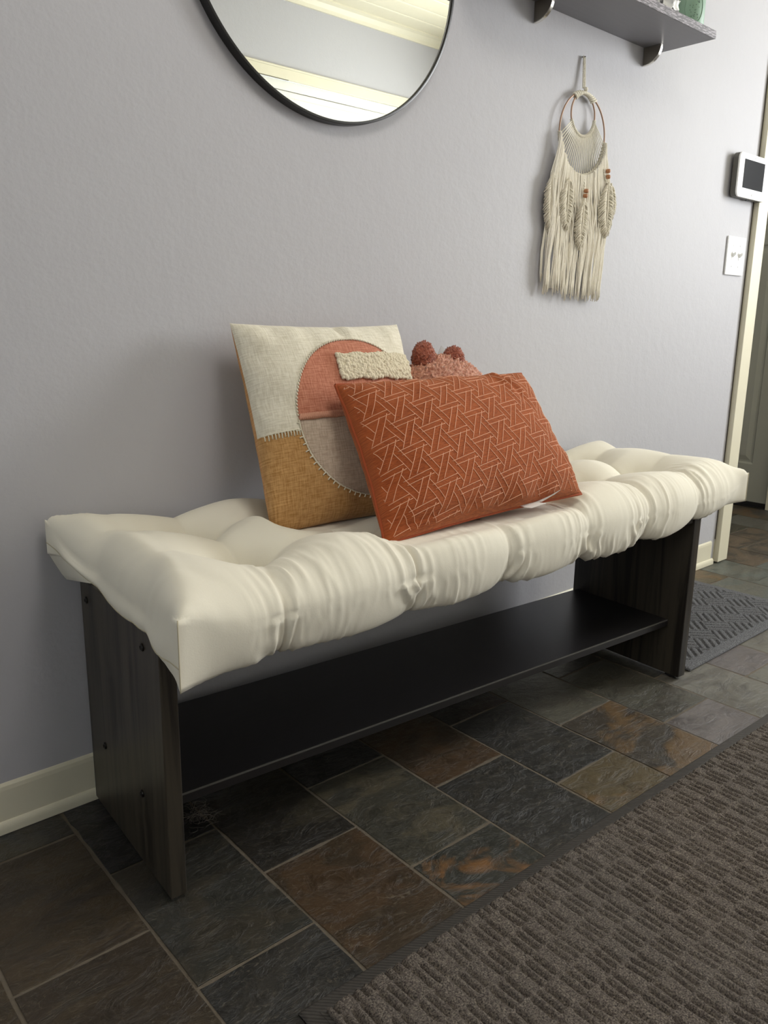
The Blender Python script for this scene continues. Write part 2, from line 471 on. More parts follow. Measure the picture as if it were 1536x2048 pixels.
    for nm, arr in (('tile_a', CA), ('tile_b', CB), ('seed', SD)):
        at = me.color_attributes.new(nm, 'FLOAT_COLOR', 'CORNER')
        flat = []
        for p in me.polygons: flat += list(arr[p.index]) * p.loop_total
        at.data.foreach_set('color', flat)
    ob = bpy.data.objects.new('floor', me); COL.objects.link(ob)
    struct(ob, 'floor of brown and charcoal slate tiles')
build_floor()

# ------------------------------------------------------------------ bench
B0 = Vector((.462, -.347, 0)); BA = radians(-3.97)
BX = Vector((cos(BA), sin(BA), 0)); BY = Vector((-sin(BA), cos(BA), 0))
BM = Matrix(((BX.x, BY.x, 0, B0.x), (BX.y, BY.y, 0, B0.y), (0, 0, 1, 0), (0, 0, 0, 1)))
BL, BD, BH = 1.350, .338, .425
bench = thing('entry_bench', 'long black-brown wooden bench with open lower shelf against the grey wall', 'bench', tuple(B0))
lp = MB().box(0, .026, 0, BD, .006, BH, BM).build('side_panel', M_panel, bench, bevel=.0022)
rp = MB().box(BL-.028, BL, 0, BD+.004, .006, BH, BM).build('side_panel', M_panel, bench, bevel=.0022)
MB().box(.027, BL-.029, .004, BD, .400, BH-.001, BM).build('seat_board', M_bshelf, bench, bevel=.002)
sh = MB().box(.027, BL-.029, .043, .327, .129, .147, BM).build('shelf', M_bshelf, bench, bevel=.0016)
MB().box(.027, BL-.029, .295, .313, .088, .1285, BM).build('rear_rail', M_bshelf, bench, bevel=.0015)
# pale arris on the shelf's front top edge
MB().box(.03, BL-.032, .0418, .0435, .1442, .1472, BM).build('shelf_edge', M_edge, sh)
for pan, xs in ((lp, (0,)), (rp, (BL,))):
    for (yy, zz) in ((.095, .137), (.262, .142), (.307, .392), (.06, .392)):
        for x in xs:
            s = -1 if x == 0 else 1
            mb = MB(); pr = [(.0062, 0), (.0062, .0012), (.005, .0024), (.0032, .0028), (.0030, .0014), (.0006, .0014)]
            n = 16; V = []; F = []
            for (r, h) in pr:
                for k in range(n): V.append(BM @ Vector((x + s*(h+.0002), yy + r*cos(2*pi*k/n), zz + r*sin(2*pi*k/n))))
            for i in range(len(pr)-1):
                for k in range(n): F.append((i*n+k, i*n+(k+1)%n, (i+1)*n+(k+1)%n, (i+1)*n+k))
            F.append(tuple((len(pr)-1)*n+k for k in range(n)))
            mb.add(V, F); mb.build('bolt', M_bolt, pan, smooth=True)
for (a, b) in ((.004, .024), (BL-.024, BL-.004)):
    for (c, e) in ((.012, .04), (BD-.04, BD-.012)):
        MB().box(a, b, c, e, .0004, .0058, BM).build('foot_pad', M_black, bench)

# ------------------------------------------------------------------ tufted cushion
def sstep(a, b, x):
    q = max(0, min(1, (x-a)/(b-a))); return q*q*(3-2*q)
def build_cushion():
    x0, x1, y0, y1 = .440, 1.972, -.458, -.016
    TX = [.645, .855, 1.085, 1.325, 1.545, 1.760]; TY = [-.128, -.290]
    e = .080; NE = 14
    def axis(a, b, n):
        L = [a + e*(1-cos(pi/2*k/NE)) for k in range(NE)]
        I = [a+e + (b-a-2*e)*k/n for k in range(n+1)]
        Rr = [b - e*(1-cos(pi/2*k/NE)) for k in range(NE-1, -1, -1)]
        return L + I + Rr
    AX = axis(x0, x1, 400); AY = axis(y0, y1, 54)
    nx, ny = len(AX), len(AY)
    def edgez(p, a, b, e_=None):
        d = min(p-a, b-p); e_ = e_ or e
        if d >= e_: return 1.0
        q = 1 - d/e_
        return sqrt(max(0, 1-q*q))
    def seg(p, T, a, b):
        # 0 on a tuft line, 1 between
        if p <= T[0]: return min(1, sin(min(1, (T[0]-p)/.13)*pi/2))
        if p >= T[-1]: return min(1, sin(min(1, (p-T[-1])/.13)*pi/2))
        for i in range(len(T)-1):
            if T[i] <= p <= T[i+1]: return abs(sin(pi*(p-T[i])/(T[i+1]-T[i])))
    TYs = sorted(TY)
    PK = [.8, .9, 1, 1, 1, .9]
    def wx(x, y): return x + .042*max(0, min(1, (-.29-y)/.14))*math.exp(-((x-.61)/.075)**2)
    def pk(x):
        i = min(range(6), key=lambda q: abs(TX[q]-x)); return PK[i]
    def H(x, y):
        xx = wx(x, y) + .010*noise.noise(Vector((x*5, y*7, 1)))
        yy = y + .010*noise.noise(Vector((x*5, y*7, 9)))
        fx = seg(xx, TX, x0, x1)**(.8 if xx < .75 else .5); fy = seg(yy, TYs, y0, y1)**.75
        endk = 1.0
        if xx < TX[0]-.02 : endk = max(0., 1-(TX[0]-.02-xx)/.10)
        if xx > TX[-1]+.02: endk = max(0., 1-(xx-TX[-1]-.02)/.10)
        ydist = 0 if TYs[0] <= yy <= TYs[1] else min(abs(yy-TYs[0]), abs(yy-TYs[1]))
        ck = 1 - .45*min(1, ydist/.12)
        h = .537 - .038*(1-fx)*ck*pk(xx) - .028*(1-fy)*((.50 if yy > -.21 else .18) + (.50 if yy > -.21 else .82)*endk)
        r2 = min((xx-a)**2 + (yy-b)**2 for a in TX for b in TYs)
        r = sqrt(r2)
        h -= .030*math.exp(-(r/.034)**2) + .030*math.exp(-r/.050)
        h += .006*noise.noise(Vector((x*4.5, y*6, 4)))
        h += .022*max(0, min(1, (y+.15)/.12))*(1 if x < 1.2 else .8)       # back row rides up the wall
        d1 = max(0, 1-max(0, abs(y+.195)-.035)/.05)*max(0, 1-max(0, abs(x-.945)-.17)/.05)
        d2 = max(0, 1-max(0, abs(y+.385-.0)-.025)/.035)*max(0, 1-max(0, abs(x-1.09)-.22)/.05)
        if d1 > 0: h -= d1*max(0, h-.494)
        if d2 > 0: h -= d2*max(0, h-.503)
        return h
    def valley(x):   # 0 at pinch, 1 on a bulge
        x = wx(x, -.46)
        v_ = seg(x + .004*noise.noise(Vector((x*9, 0, 2))), TX, x0, x1)**.6
        return 1 - (1-v_)*min(.75 if x < .75 else 1, pk(x))
    V = []; wr = []; idx = {}
    def _f(): pass
    def fold(x, w, near):
        # gathers running round the front roll, denser beside the pinches
        pin = 1 - valley(x)
        a = (.30 + 1.25*pin**.7)
        xs = x + .03*(w-.5)*noise.noise(Vector((x*6, 3, 1))) + .012*noise.noise(Vector((x*14, w*3, 7)))
        r = 1 - abs(noise.noise(Vector((xs*34, w*1.6, 2.2))))*2.4
        r2 = 1 - abs(noise.noise(Vector((xs*78, w*2.6, 5.2))))*2.4
        am = max(0.0, noise.noise(Vector((x*9, 8+w*1.2, 3)))*2.0+.55)
        r = max(-.6, r); r2 = max(-.6, r2)
        return near*a*am*(.0062*r*abs(r) + .0030*r2*abs(r2) - .0012)
    zt0 = .458
    front_b = -.347
    for j, y in enumerate(AY):
        for i, x in enumerate(AX):
            sx, sy = edgez(x, x0, x1, .062), (edgez(y, y0, y1) if y > (y0+y1)/2 else edgez(y, y0, y1, .08 + .085*sstep(0, 1, (.90-x)/.25)))
            p = 2.1
            zf = max(0, 1 - ((1-sx)**p + (1-sy)**p)**(1/p))
            hh = H(x, y)
            zt = zt0 + .030*math.exp(-(min(hypot(x-a, y-b) for a in (x0, x1) for b in (y0, y1))/.06)**2)
            z = zt + (hh - zt)*zf
            px, py = x, y
            # front scallop
            fr = max(0, 1 - (y-y0)/.10)
            vx = valley(x)
            cor = min(1, min(x-x0, x1-x)/.10)
            cor = max(0, cor)
            py += fr*cor*(.013*(1-vx)) - fr*cor*.004
            bk = max(0, 1 - (y1-y)/.06)
            le = max(0, 1-(x-x0)/.08); re = max(0, 1-(x1-x)/.08)
            cy = max(0, min(1, min(y-y0, y1-y)/.14))
            px += le*(.020*cy*cy) - re*.022*cy*cy
            # corner ears
            for (cx_, cy_) in ((x0, y0), (x0, y1), (x1, y0), (x1, y1)):
                dd = hypot(x-cx_, y-cy_)
                k = math.exp(-(dd/.022)**2)
                px += (-1 if cx_ == x0 else 1)*.006*k; z += (.006 if cy_ == y0 and cx_ == x0 else .016)*k
                if cy_ == y0: py -= .006*k
            # back-left end rides high against the wall
            z += .030*le*max(0, 1-(y1-y)/.30)*(1-zf*.5)
            V.append(Vector((px, py, z)))
            near = max(0, min(1, 1 - (y-y0-.01)/.115))*zf**.3*max(.0, min(1, min(x-x0, x1-x)/.05))
            endr = max(0, min(1, 1-(x-x0)/.12))*.25
            w = fold(x, .0 + (y-y0)*4, near)
            # fan pleats from the tufts
            tw = 0
            for a in TX:
                for b in TYs:
                    dx, dy = x-a, y-b; r = hypot(dx, dy)
                    if r < .09 and r > .002:
                        an = atan2(dy, dx)
                        tw += .0018*noise.noise(Vector((cos(an)*3.2+a*9, sin(an)*3.2+b*5, a)))*math.exp(-r/.05)*min(1, r/.02)
            en = max(0, 1-(x-x0)/.16)*max(0,min(1,(y1-y)/.1))
            tw += en*(.0040*noise.noise(Vector((x*26, y*6, 3))) + .0022*noise.noise(Vector(((x+y)*38, (x-y)*8, 6))))
            wr.append(w + tw)
            idx[(i, j)] = len(V)-1
    F = []
    for j in range(ny-1):
        for i in range(nx-1): F.append((idx[i,j], idx[i+1,j], idx[i+1,j+1], idx[i,j+1]))
    # skirts
    border = [(i, 0) for i in range(nx)] + [(nx-1, j) for j in range(1, ny)] + [(i, ny-1) for i in range(nx-2, -1, -1)] + [(0, j) for j in range(ny-2, 0, -1)]
    Q = 12
    rows = [[idx[b] for b in border]]
    def zb(x, y):
        local_f = (y - (-.347 - .0694*(x-.462)))      # <0 in front of the bench face
        vx = valley(x)
        k = max(0, min(1, -local_f/.03)) if y < -.2 else 0
        end = max(0, 1 - min(x-x0, x1-x)/.18)
        z = .4265 - k*(.024 + .012*vx)*(1-.15*end)
        if x < .462: z = z - .015*sstep(0, 1, (-.10-y)/.15)*(1-k) + .050*sstep(-.24, -.02, y)*min(1,(.462-x)/.02)
        if x > 1.80: z = z + .012*min(1, (x-1.8)/.1)*(1 if y < -.3 else 0) 
        return z
    cxm = (x0+x1)/2; cym = (y0+y1)/2
    for q in range(1, Q+1):
        t = q/Q; row = []
        for (i, j) in border:
            b = V[idx[(i, j)]]; x, y = AX[i], AY[j]
            bx_, by_ = zb(x, y), 0
            z = b.z + (zb(x, y) - b.z)*(t if True else 0)
            nxv = (-1 if i == 0 else 1 if i == nx-1 else 0); nyv = (-1 if j == 0 else 1 if j == ny-1 else 0)
            # corner factor
            cf = min(1, min(x-x0, x1-x)/.07) if nyv and not nxv else min(1, min(y-y0, y1-y)/.07) if nxv and not nyv else 0
            cf = max(0, cf)
            vx = valley(x)
            bul = sin(pi*t)**.8
            if nyv == -1: o = -cf*(.020 + .010*(1-vx))*(1-sqrt(max(0, 1-t**2.2)))
            elif nyv == 1: o = cf*bul*.004
            else: o = cf*(.006*sin(pi*t)**2 - .016*(1-sqrt(max(0, 1-t**2.4))))
            if nxv and nyv: o = 0
            V.append(Vector((b.x + nxv*o, b.y + nyv*o, z)))
            wd = 0
            if nyv == -1: wd = fold(x, -.0 - t*.5, 1.0)*max(0, min(1, min(x-x0, x1-x)/.05))*(1 - .25*t)
            elif nxv: wd = .0015*noise.noise(Vector((y*35, z*10, 2)))*cf
            wr.append(wd); row.append(len(V)-1)
        rows.append(row)
    m = len(border)
    for q in range(Q):
        for k in range(m):
            k2 = (k+1) % m
            F.append((rows[q][k], rows[q+1][k], rows[q+1][k2], rows[q][k2]))
    # underside, coarse: ring in to the flat board contact
    last = rows[-1]
    prev = last
    for (ins, z) in ((.044, None), (.075, .4262), (.12, .4265)):
        row = []
        for k, vi in enumerate(last):
            p = V[vi]
            d = Vector((cxm - p.x, cym - p.y, 0))
            i, j = border[k]
            x = AX[i] + (ins if i == 0 else -ins if i == nx-1 else 0); y = AY[j] + (ins if j == 0 else -ins if j == ny-1 else 0)
            x = min(max(x, x0+ins), x1-ins); y = min(max(y, y0+ins), y1-ins)
            zz = z if z is not None else p.z - .002
            if z is not None and y < -.347 - .0694*(x-.462) - .002: zz = min(p.z+.004, z)
            V.append(Vector((x, y, zz))); wr.append(0); row.append(len(V)-1)
        for k in range(m):
            k2 = (k+1) % m; F.append((prev[k], row[k], row[k2], prev[k2]))
        prev = row
    F.append(tuple(prev[::-1]))
    me = bpy.data.meshes.new('bench_cushion'); me.from_pydata([tuple(v) for v in V], [], F)
    bm = bmesh.new(); bm.from_mesh(me); bm.verts.ensure_lookup_table()
    bmesh.ops.recalc_face_normals(bm, faces=bm.faces)
    bm.normal_update()
    nr = [v.normal.copy() for v in bm.verts]
    for v in bm.verts: v.co += nr[v.index]*wr[v.index]
    for v in bm.verts:
        if v.co.y > -.0145 : v.co.y = -.0145
        if v.co.z < .4262 and (v.co.y > -.347 - .0694*(v.co.x-.462)) and .462 < v.co.x < 1.812: v.co.z = .4262
    bm.to_mesh(me)
    for p in me.polygons: p.use_smooth = True
    me.materials.append(M_cush)
    ob = bpy.data.objects.new('bench_cushion', me); COL.objects.link(ob)
    tag(ob, 'thick tufted off-white cotton cushion lying along the wooden bench', 'cushion')
    pos = [v.co.copy() for v in bm.verts]; bm.free()
    # seams: corner verticals and lower end seam
    for cr in ((0, 0), (nx-1, 0)):
        k = border.index(cr); mb = MB()
        mb.tube([pos[rows[q][k]] + Vector((0, -.0004, 0)) for q in range(0, Q+1)], .0009, 5)
        mb.build('seam', M_seam, ob, smooth=True)
    mb = MB()
    for xi in (0,):
        ks = [k for k, b in enumerate(border) if b[0] == xi and 0 <= b[1] <= ny-1]
        ks = sorted(ks, key=lambda k: border[k][1])
        mb.tube([pos[rows[8][k]] + Vector((-.0004, 0, 0)) for k in ks], .0008, 5)
    mb.build('seam', M_seam, ob, smooth=True)
    return pos, idx, AX, AY
CUSH = build_cushion()

def cush_z(x, y):
    pos, idx, AX, AY = CUSH
    i = min(range(len(AX)), key=lambda k: abs(AX[k]-x)); j = min(range(len(AY)), key=lambda k: abs(AY[k]-y))
    return pos[idx[(i, j)]].z

# ------------------------------------------------------------------ throw pillows
def frame(TL, TR, BLc):
    TL, TR, BLc = Vector(TL), Vector(TR), Vector(BLc)
    X = (TR-TL); Y = (TL-BLc); w, h = X.length, Y.length
    X.normalize(); Y = (Y - X*Y.dot(X)).normalized(); N = X.cross(Y)
    return TL, X, Y, N, w, h
class Pillow:
    def __init__(s, TL, TR, BLc, th, pinch=.035, seed=1, wr=.003, extra=None, BRc=None):
        s.c4 = [Vector(TL), Vector(TR), Vector(BLc), Vector(BRc) if BRc else Vector(TR)+Vector(BLc)-Vector(TL)]
        s.TL, s.X, s.Y, s.N, s.w, s.h = frame(TL, TR, BLc); s.th = th; s.pinch = pinch; s.seed = seed; s.wr = wr; s.extra = extra
        if s.N.y > 0: s.N = -s.N
    def P(s, u, v, side=1, off=0.0):
        U, W = 2*u-1, 2*v-1
        pu = s.pinch*(1-W*W)*U*abs(U)**2; pv = s.pinch*(1-U*U)*W*abs(W)**2
        a = max(0, 1-abs(U)**2.6); b = max(0, 1-abs(W)**2.6)
        t = s.th/2*(a*b)**.47
        uu_, vv_ = u - pu*.5, v - pv*.5
        p = (s.c4[0]*(1-uu_) + s.c4[1]*uu_)*(1-vv_) + (s.c4[2]*(1-uu_) + s.c4[3]*uu_)*vv_
        edge = (1-a)**2 + (1-b)**2
        k = min(1, (a*b)*8)
        ru = noise.noise(Vector((u*9+s.seed, v*2.2, side*3)))*(1-b)**1.2 + noise.noise(Vector((u*2.2, v*9+s.seed, side*5)))*(1-a)**1.2
        t += s.wr*3*ru*k + s.wr*.8*noise.noise(Vector((u*3, v*3, s.seed+side)))*k
        t += .0012*min(1, k*4)
        if s.extra: t += s.extra(u, v, side)*k
        return p + s.N*(side*t + off)
    def mesh(s, side, n=110):
        mb = MB(); V = []; UV = []
        for j in range(n+1):
            for i in range(n+1):
                u, v = i/n, j/n
                u = .5 - .5*cos(pi*u)*.45 - .5*(1-2*u)*.55; v = .5 - .5*cos(pi*v)*.45 - .5*(1-2*v)*.55
                V.append(s.P(u, v, side)); UV.append((u, v))
        F = [(j*(n+1)+i, j*(n+1)+i+1, (j+1)*(n+1)+i+1, (j+1)*(n+1)+i) for j in range(n) for i in range(n)]
        return V, F, UV
    def build(s, name, side, mat, parent, scale=1.0):
        V, F, UV = s.mesh(side)
        me = bpy.data.meshes.new(name); me.from_pydata([tuple(p) for p in V], [], F)
        uvl = me.uv_layers.new(name='UVMap')
        for l in me.loops: uvl.data[l.index].uv = UV[l.vertex_index]
        for p in me.polygons: p.use_smooth = True
        me.materials.append(mat)
        ob = bpy.data.objects.new(name, me); COL.objects.link(ob)
        if side > 0 and me.polygons[0].normal.dot(s.N) < 0 or side < 0 and me.polygons[len(F)//2].normal.dot(s.N) > 0: me.flip_normals()
        ob.parent = parent; ob.location = -Vector(parent.location)
        return ob

# --- pillow 1 material
t = NT('patchwork_pillow_front', 0.92, spec=0.12)
sx = t.n('SeparateXYZ'); t.l(t.tc.outputs['UV'], sx.inputs[0]); U, Vv = sx.outputs[0], sx.outputs[1]
nu = t.noise(1, t.mapping((150, 16, 1), src='UV'), 4, .6); nv = t.noise(1, t.mapping((16, 150, 1), src='UV'), 4, .6)
slub = t.math('ADD', t.math('MULTIPLY', nu, .5), t.math('MULTIPLY', nv, .5))
hi = t.ramp(slub, [(.40, 0.0), (.60, 1.0)])
def two(a, b): return t.mix(hi, a, b)
cream = two(rgb(214, 206, 184), rgb(238, 232, 214)); must = two(rgb(164, 120, 68), rgb(202, 158, 104))
terra = two(rgb(170, 102, 78), rgb(204, 140, 114)); taupe = two(rgb(176, 156, 136), rgb(206, 188, 168))
du = t.math('DIVIDE', t.math('SUBTRACT', U, .56), .385); dv = t.math('DIVIDE', t.math('SUBTRACT', Vv, .505), .392)
rad = t.math('SQRT', t.math('ADD', t.math('MULTIPLY', du, du), t.math('MULTIPLY', dv, dv)))
incirc = t.math('LESS_THAN', rad, 1.0)
inner = t.mix(t.math('LESS_THAN', Vv, .497), taupe, terra)
outer = t.mix(t.math('LESS_THAN', Vv, .549), must, cream)
t.color(t.mix(incirc, outer, inner))
seamb = t.math('MULTIPLY', t.math('ABSOLUTE', t.math('SUBTRACT', rad, 1.0)), 40, clamp=True)
bb = t.bump(seamb, .5, .002); t.bump(slub, .8, .0016, bb); t.b.inputs['Sheen Weight'].default_value = .2
M_p1 = t.m
t = NT('mustard_linen', 0.92, spec=.12)
nu = t.noise(1, t.mapping((150, 16, 1), src='UV'), 4, .6); nv = t.noise(1, t.mapping((16, 150, 1), src='UV'), 4, .6)
sl = t.math('MULTIPLY', t.math('ADD', nu, nv), .5)
t.color(t.mix(t.ramp(sl, [(.4, 0.), (.6, 1.)]), rgb(184, 136, 88), rgb(212, 166, 118))); t.bump(sl, .6, .0014)
M_must = t.m
M_thread = plain('cream_thread', rgb(226, 218, 196), .9)
M_thread2 = plain('peach_thread', rgb(204, 148, 122), .9)
M_loops = plain('cream_loops', rgb(222, 212, 186), .95, bump=.3, bs=800)

def ex1(u, v, side):
    r = 0
    if side > 0:
        # small gathers from the top seam
        r -= .010*math.exp(-((u-.545)/.02)**2)*max(0, 1-v/.12)
        r += .006*math.exp(-((u-.60)/.03)**2)*max(0, 1-v/.14)
    return r
pl = Pillow((.770,-.048,.848), (1.141,-.082,.849), (.757,-.190,.487), .125, .05, 3, .0035, ex1)
p1 = thing('throw_pillow', 'square patchwork pillow in cream, mustard and terracotta leaning on the wall', 'pillow', (.95, -.2, .50))
pl.build('front_panel', 1, M_p1, p1)
tag(pl.build('back_panel', -1, M_must, p1), 'mustard back of the patchwork pillow')
# braided band on the horizontal seam
mb = MB()
n = 150
for s_ in range(3):
    pts = []
    for k in range(n+1):
        u = .178 + .77*k/n; ph = k/n*2*pi*24 + s_*2*pi/3
        v = .495 + .0115*sin(ph)
        pts.append(pl.P(u, v, 1, .0022 + .0016*sin(2*ph+1)))
    mb.tube(pts, .0027, 6)
tag(mb.build('braided_cord', M_thread2, p1, smooth=True), 'peach braided cord across the circle')
mb = MB(); rnd = random.Random(3)
N = 150
for k in range(N):
    a = 2*pi*k/N
    u, v = .56 + .385*cos(a), .505 + .392*sin(a)
    if u > .96: continue
    up = v < .497
    a2 = a + .018
    if up:
        mb.m = 0
        pts = [pl.P(.56+.385*(1-.008)*cos(a), .505+.392*(1-.008)*sin(a), 1, .0006), pl.P(.56+.387*cos(a+.012), .505+.394*sin(a+.012), 1, .0024), pl.P(.56+.385*1.008*cos(a+.026), .505+.392*1.008*sin(a+.026), 1, .0006)]
        mb.tube(pts, .0014, 5)
    else:
        if k % 2: continue
        L = rnd.uniform(.022, .034)
        c0, c1 = 1.0, 1.0 + L*1.6
        pts = [pl.P(.56+.385*c0*cos(a), .505+.392*c0*sin(a), 1, .0015), pl.P(.56+.385*(c0+c1)/2*cos(a+.006), .505+.392*(c0+c1)/2*sin(a+.006), 1, .0018), pl.P(.56+.385*c1*cos(a+.004), .505+.392*c1*sin(a+.004), 1, .0004)]
        mb.tube(pts, .0013, 5)
pts = [pl.P(.56+.385*cos(a), .505+.392*sin(a)+.0015*sin(k*2.1), 1, .0012+.0006*sin(k*3)) for k, a in enumerate([ -.01 + (pi+.03)*q/160 for q in range(161)]) if .56+.385*cos(a) < .96]
mb.tube(pts, .0015, 5)
for k in range(12):
    u = .012 + .155*k/11; v = .549
    mb.tube([pl.P(u, v-.002, 1, .001), pl.P(u+.001, v+.010, 1, .0016), pl.P(u+.002, v+.024+.004*(k%2), 1, .0004)], .0013, 5)
mb.tube([pl.P(.006+.166*k/20, .549+.0012*sin(k*2), 1, .0012) for k in range(21)], .0014, 5)
mb.build('stitching', M_thread, p1, smooth=True)
# looped patch
mb = MB()
nn = 40
for j in range(15):
    for i in range(nn):
        u = .462 + .475*(i+rnd.uniform(-.35,.35))/(nn-1); v = .203 + .122*(j+rnd.uniform(-.3,.3))/14 + .004*sin(i*.5)
        if u > .955: continue
        o = .0022 + rnd.uniform(0, .0022)
        mb.ball(pl.P(u, v, 1, o), .0048*rnd.uniform(.75, 1.15), 7, 5, (1, rnd.uniform(.6,1), rnd.uniform(.7,1)))
mb.build('looped_patch', M_loops, p1, smooth=True)
# clear-ish grey care tag at lower-left corner
a = pl.P(.0, .93, 1); 
mb = MB()
q = Vector((.745, -.150, .515))
tv = [Vector((.752,-.17,.512)), Vector((.724,-.196,.506)), Vector((.738,-.219,.496)), Vector((.762,-.20,.492))]
V = tv + [p + Vector((0,0,.0006)) for p in tv]
mb.add(V, [(3,2,1,0),(4,5,6,7),(0,1,5,4),(1,2,6,5),(2,3,7,6),(3,0,4,7)])
mtag = plain('grey_tag', rgb(196, 186, 176), .4)
tag(mb.build('care_tag', mtag, p1), 'pale folded care tag at the corner')

# --- pillow 2 material: rust chenille with woven line pattern
PW, PH = .482, .303
t = NT('rust_chenille', 0.8, spec=.15)
mpv = t.mapping((PW, PH, 1), src='UV')
vd = t.n('VectorMath', operation='ADD')
nzv = t.n('TexNoise'); nzv.inputs['Scale'].default_value = 60; t.l(mpv, nzv.inputs['Vector'])
sc = t.n('VectorMath', operation='SCALE'); t.l(nzv.outputs['Color'], sc.inputs[0]); sc.inputs['Scale'].default_value = .0012
t.l(mpv, vd.inputs[0]); t.l(sc.outputs[0], vd.inputs[1])
st = t.noise(1, t.mapping((38, 260, 1), src='UV'), 5, .65, .3); lf = t.noise(1, t.mapping((5, 4, 1), src='UV'), 3)
base = t.mix(t.ramp(st, [(.38, 0.), (.62, 1.)]), rgb(130, 58, 28), rgb(182, 94, 48))
base = t.mix(t.ramp(lf, [(.4, 0.), (.7, .35)]), base, rgb(186, 96, 50))
t.color(base)
t.bump(st, .8, .0022)
t.b.inputs['Sheen Weight'].default_value = .35; t.b.inputs['Sheen Tint'].default_value = (.9, .55, .35, 1)
M_p2 = t.m
def ex2(u, v, side):
    r = 0
    if side > 0:
        r += .010*math.exp(-((u-.745-.10*v)/.018)**2)*max(0, 1-v/.30)
        r -= .012*math.exp(-((u-.785-.12*v)/.022)**2)*max(0, 1-v/.40)
        r -= .006*math.exp(-((v-.945+.03*u)/.018)**2)*sstep(.0,.05,u)*max(0, 1-u/.45)
    return r
P2 = Pillow((.886,-.203,.745), (1.362,-.232,.752), (.848,-.383,.500), .125, .045, 8, .0035, ex2, (1.336,-.420,.527))
P2.h = .303
p2 = thing('lumbar_pillow', 'rust chenille oblong pillow with pale line pattern leaning on the patchwork pillow', 'pillow', (1.1, -.36, .50))
M_line = plain('pale_woven_thread', rgb(228, 170, 138), .85)
def panel_with_lines(side, name):
    fp = P2.build(name, side, M_p2, p2)
    if side < 0: return fp
    mb = MB(); LA, LC = Vector((-.0035, .0535)), Vector((.0485, .0205))
    SEG = (((0, 0), (-.0292, .0486)), ((.0162, -.0043), (-.0136, .0454)), ((.0106, .006), (.0327, .0468)), ((.003, .0188), (.0257, .0595)), ((-.0397, .0516), (.0157, .0421)), ((-.0343, .0597), (.0191, .0517)))
    W_, H_ = P2.w, P2.h
    for a in range(-14, 15):
        for c in range(-12, 16):
            o = Vector((.0376, .0901)) + LA*a + LC*c
            for (p, q) in SEG:
                p, q = o + Vector(p), o + Vector(q)
                run = []
                for k in range(13):
                    r = p + (q-p)*k/12; u, v = r.x/W_, r.y/H_
                    if .012 < u < .988 and .018 < v < .982: run.append(P2.P(u, v, side, .0002))
                    else:
                        if len(run) > 1: mb.tube(run, .00068, 4)
                        run = []
                if len(run) > 1: mb.tube(run, .00068, 4)
    # threads belong to the cover's own mesh
    me = fp.data; bm = bmesh.new(); bm.from_mesh(me); uvl = bm.loops.layers.uv.active
    vs = [bm.verts.new(v) for v in mb.v]
    me.materials.append(M_line)
    for f in mb.f:
        try:
            nf = bm.faces.new([vs[i] for i in f]); nf.material_index = 1; nf.smooth = True
        except ValueError: pass
    bm.to_mesh(me); bm.free(); return fp
panel_with_lines(1, 'front_panel'); panel_with_lines(-1, 'back_panel')
# rolled seam
mb = MB()
loop = [(k/40, 0) for k in range(40)] + [(1, k/30) for k in range(30)] + [(1-k/40, 1) for k in range(40)] + [(0, 1-k/30) for k in range(31)]
mb.tube([P2.P(u, v, 1, 0) + P2.N*.0008*sin(i*.9) for i, (u, v) in enumerate(loop)], .0028, 7, cap=False)
mb.build('seam_roll', plain('rust_seam', rgb(160, 72, 32), .85, bump=.4, bs=500), p2, smooth=True)
# white care tag, folded, near lower-right
def strip_tag(name, pts, wv, mat, parent, th=.0006):
    mb = MB(); V = []; F = []
    for p in pts:
        p = Vector(p); V += [p, p+Vector(wv), p+Vector(wv)+Vector((0,0,th)), p+Vector((0,0,th))]
    for i in range(len(pts)-1):
        for k in range(4): F.append((i*4+k, i*4+(k+1)%4, (i+1)*4+(k+1)%4, (i+1)*4+k))
    F += [(3,2,1,0), tuple((len(pts)-1)*4+k for k in range(4))]
    mb.add(V, F); return mb.build(name, mat, parent, smooth=False)
zz = cush_z(1.25, -.45)
bp = P2.P(.735, 1, 1)
strip_tag('care_tag', [bp+Vector((-.012,.010,.004)), bp+Vector((-.006,-.006,.004)), bp+Vector((0,-.016,.006)), bp+Vector((.004,-.026,.016))], (.034,-.003,.010), M_tagw, p2)
bp2 = P2.P(.67, 1, 1)
strip_tag('care_tag', [bp2+Vector((-.012,.010,.003)), bp2+Vector((-.010,-.014,.001)), bp2+Vector((-.006,-.024,.001))], (.040,-.003,.004), M_tagw, p2)

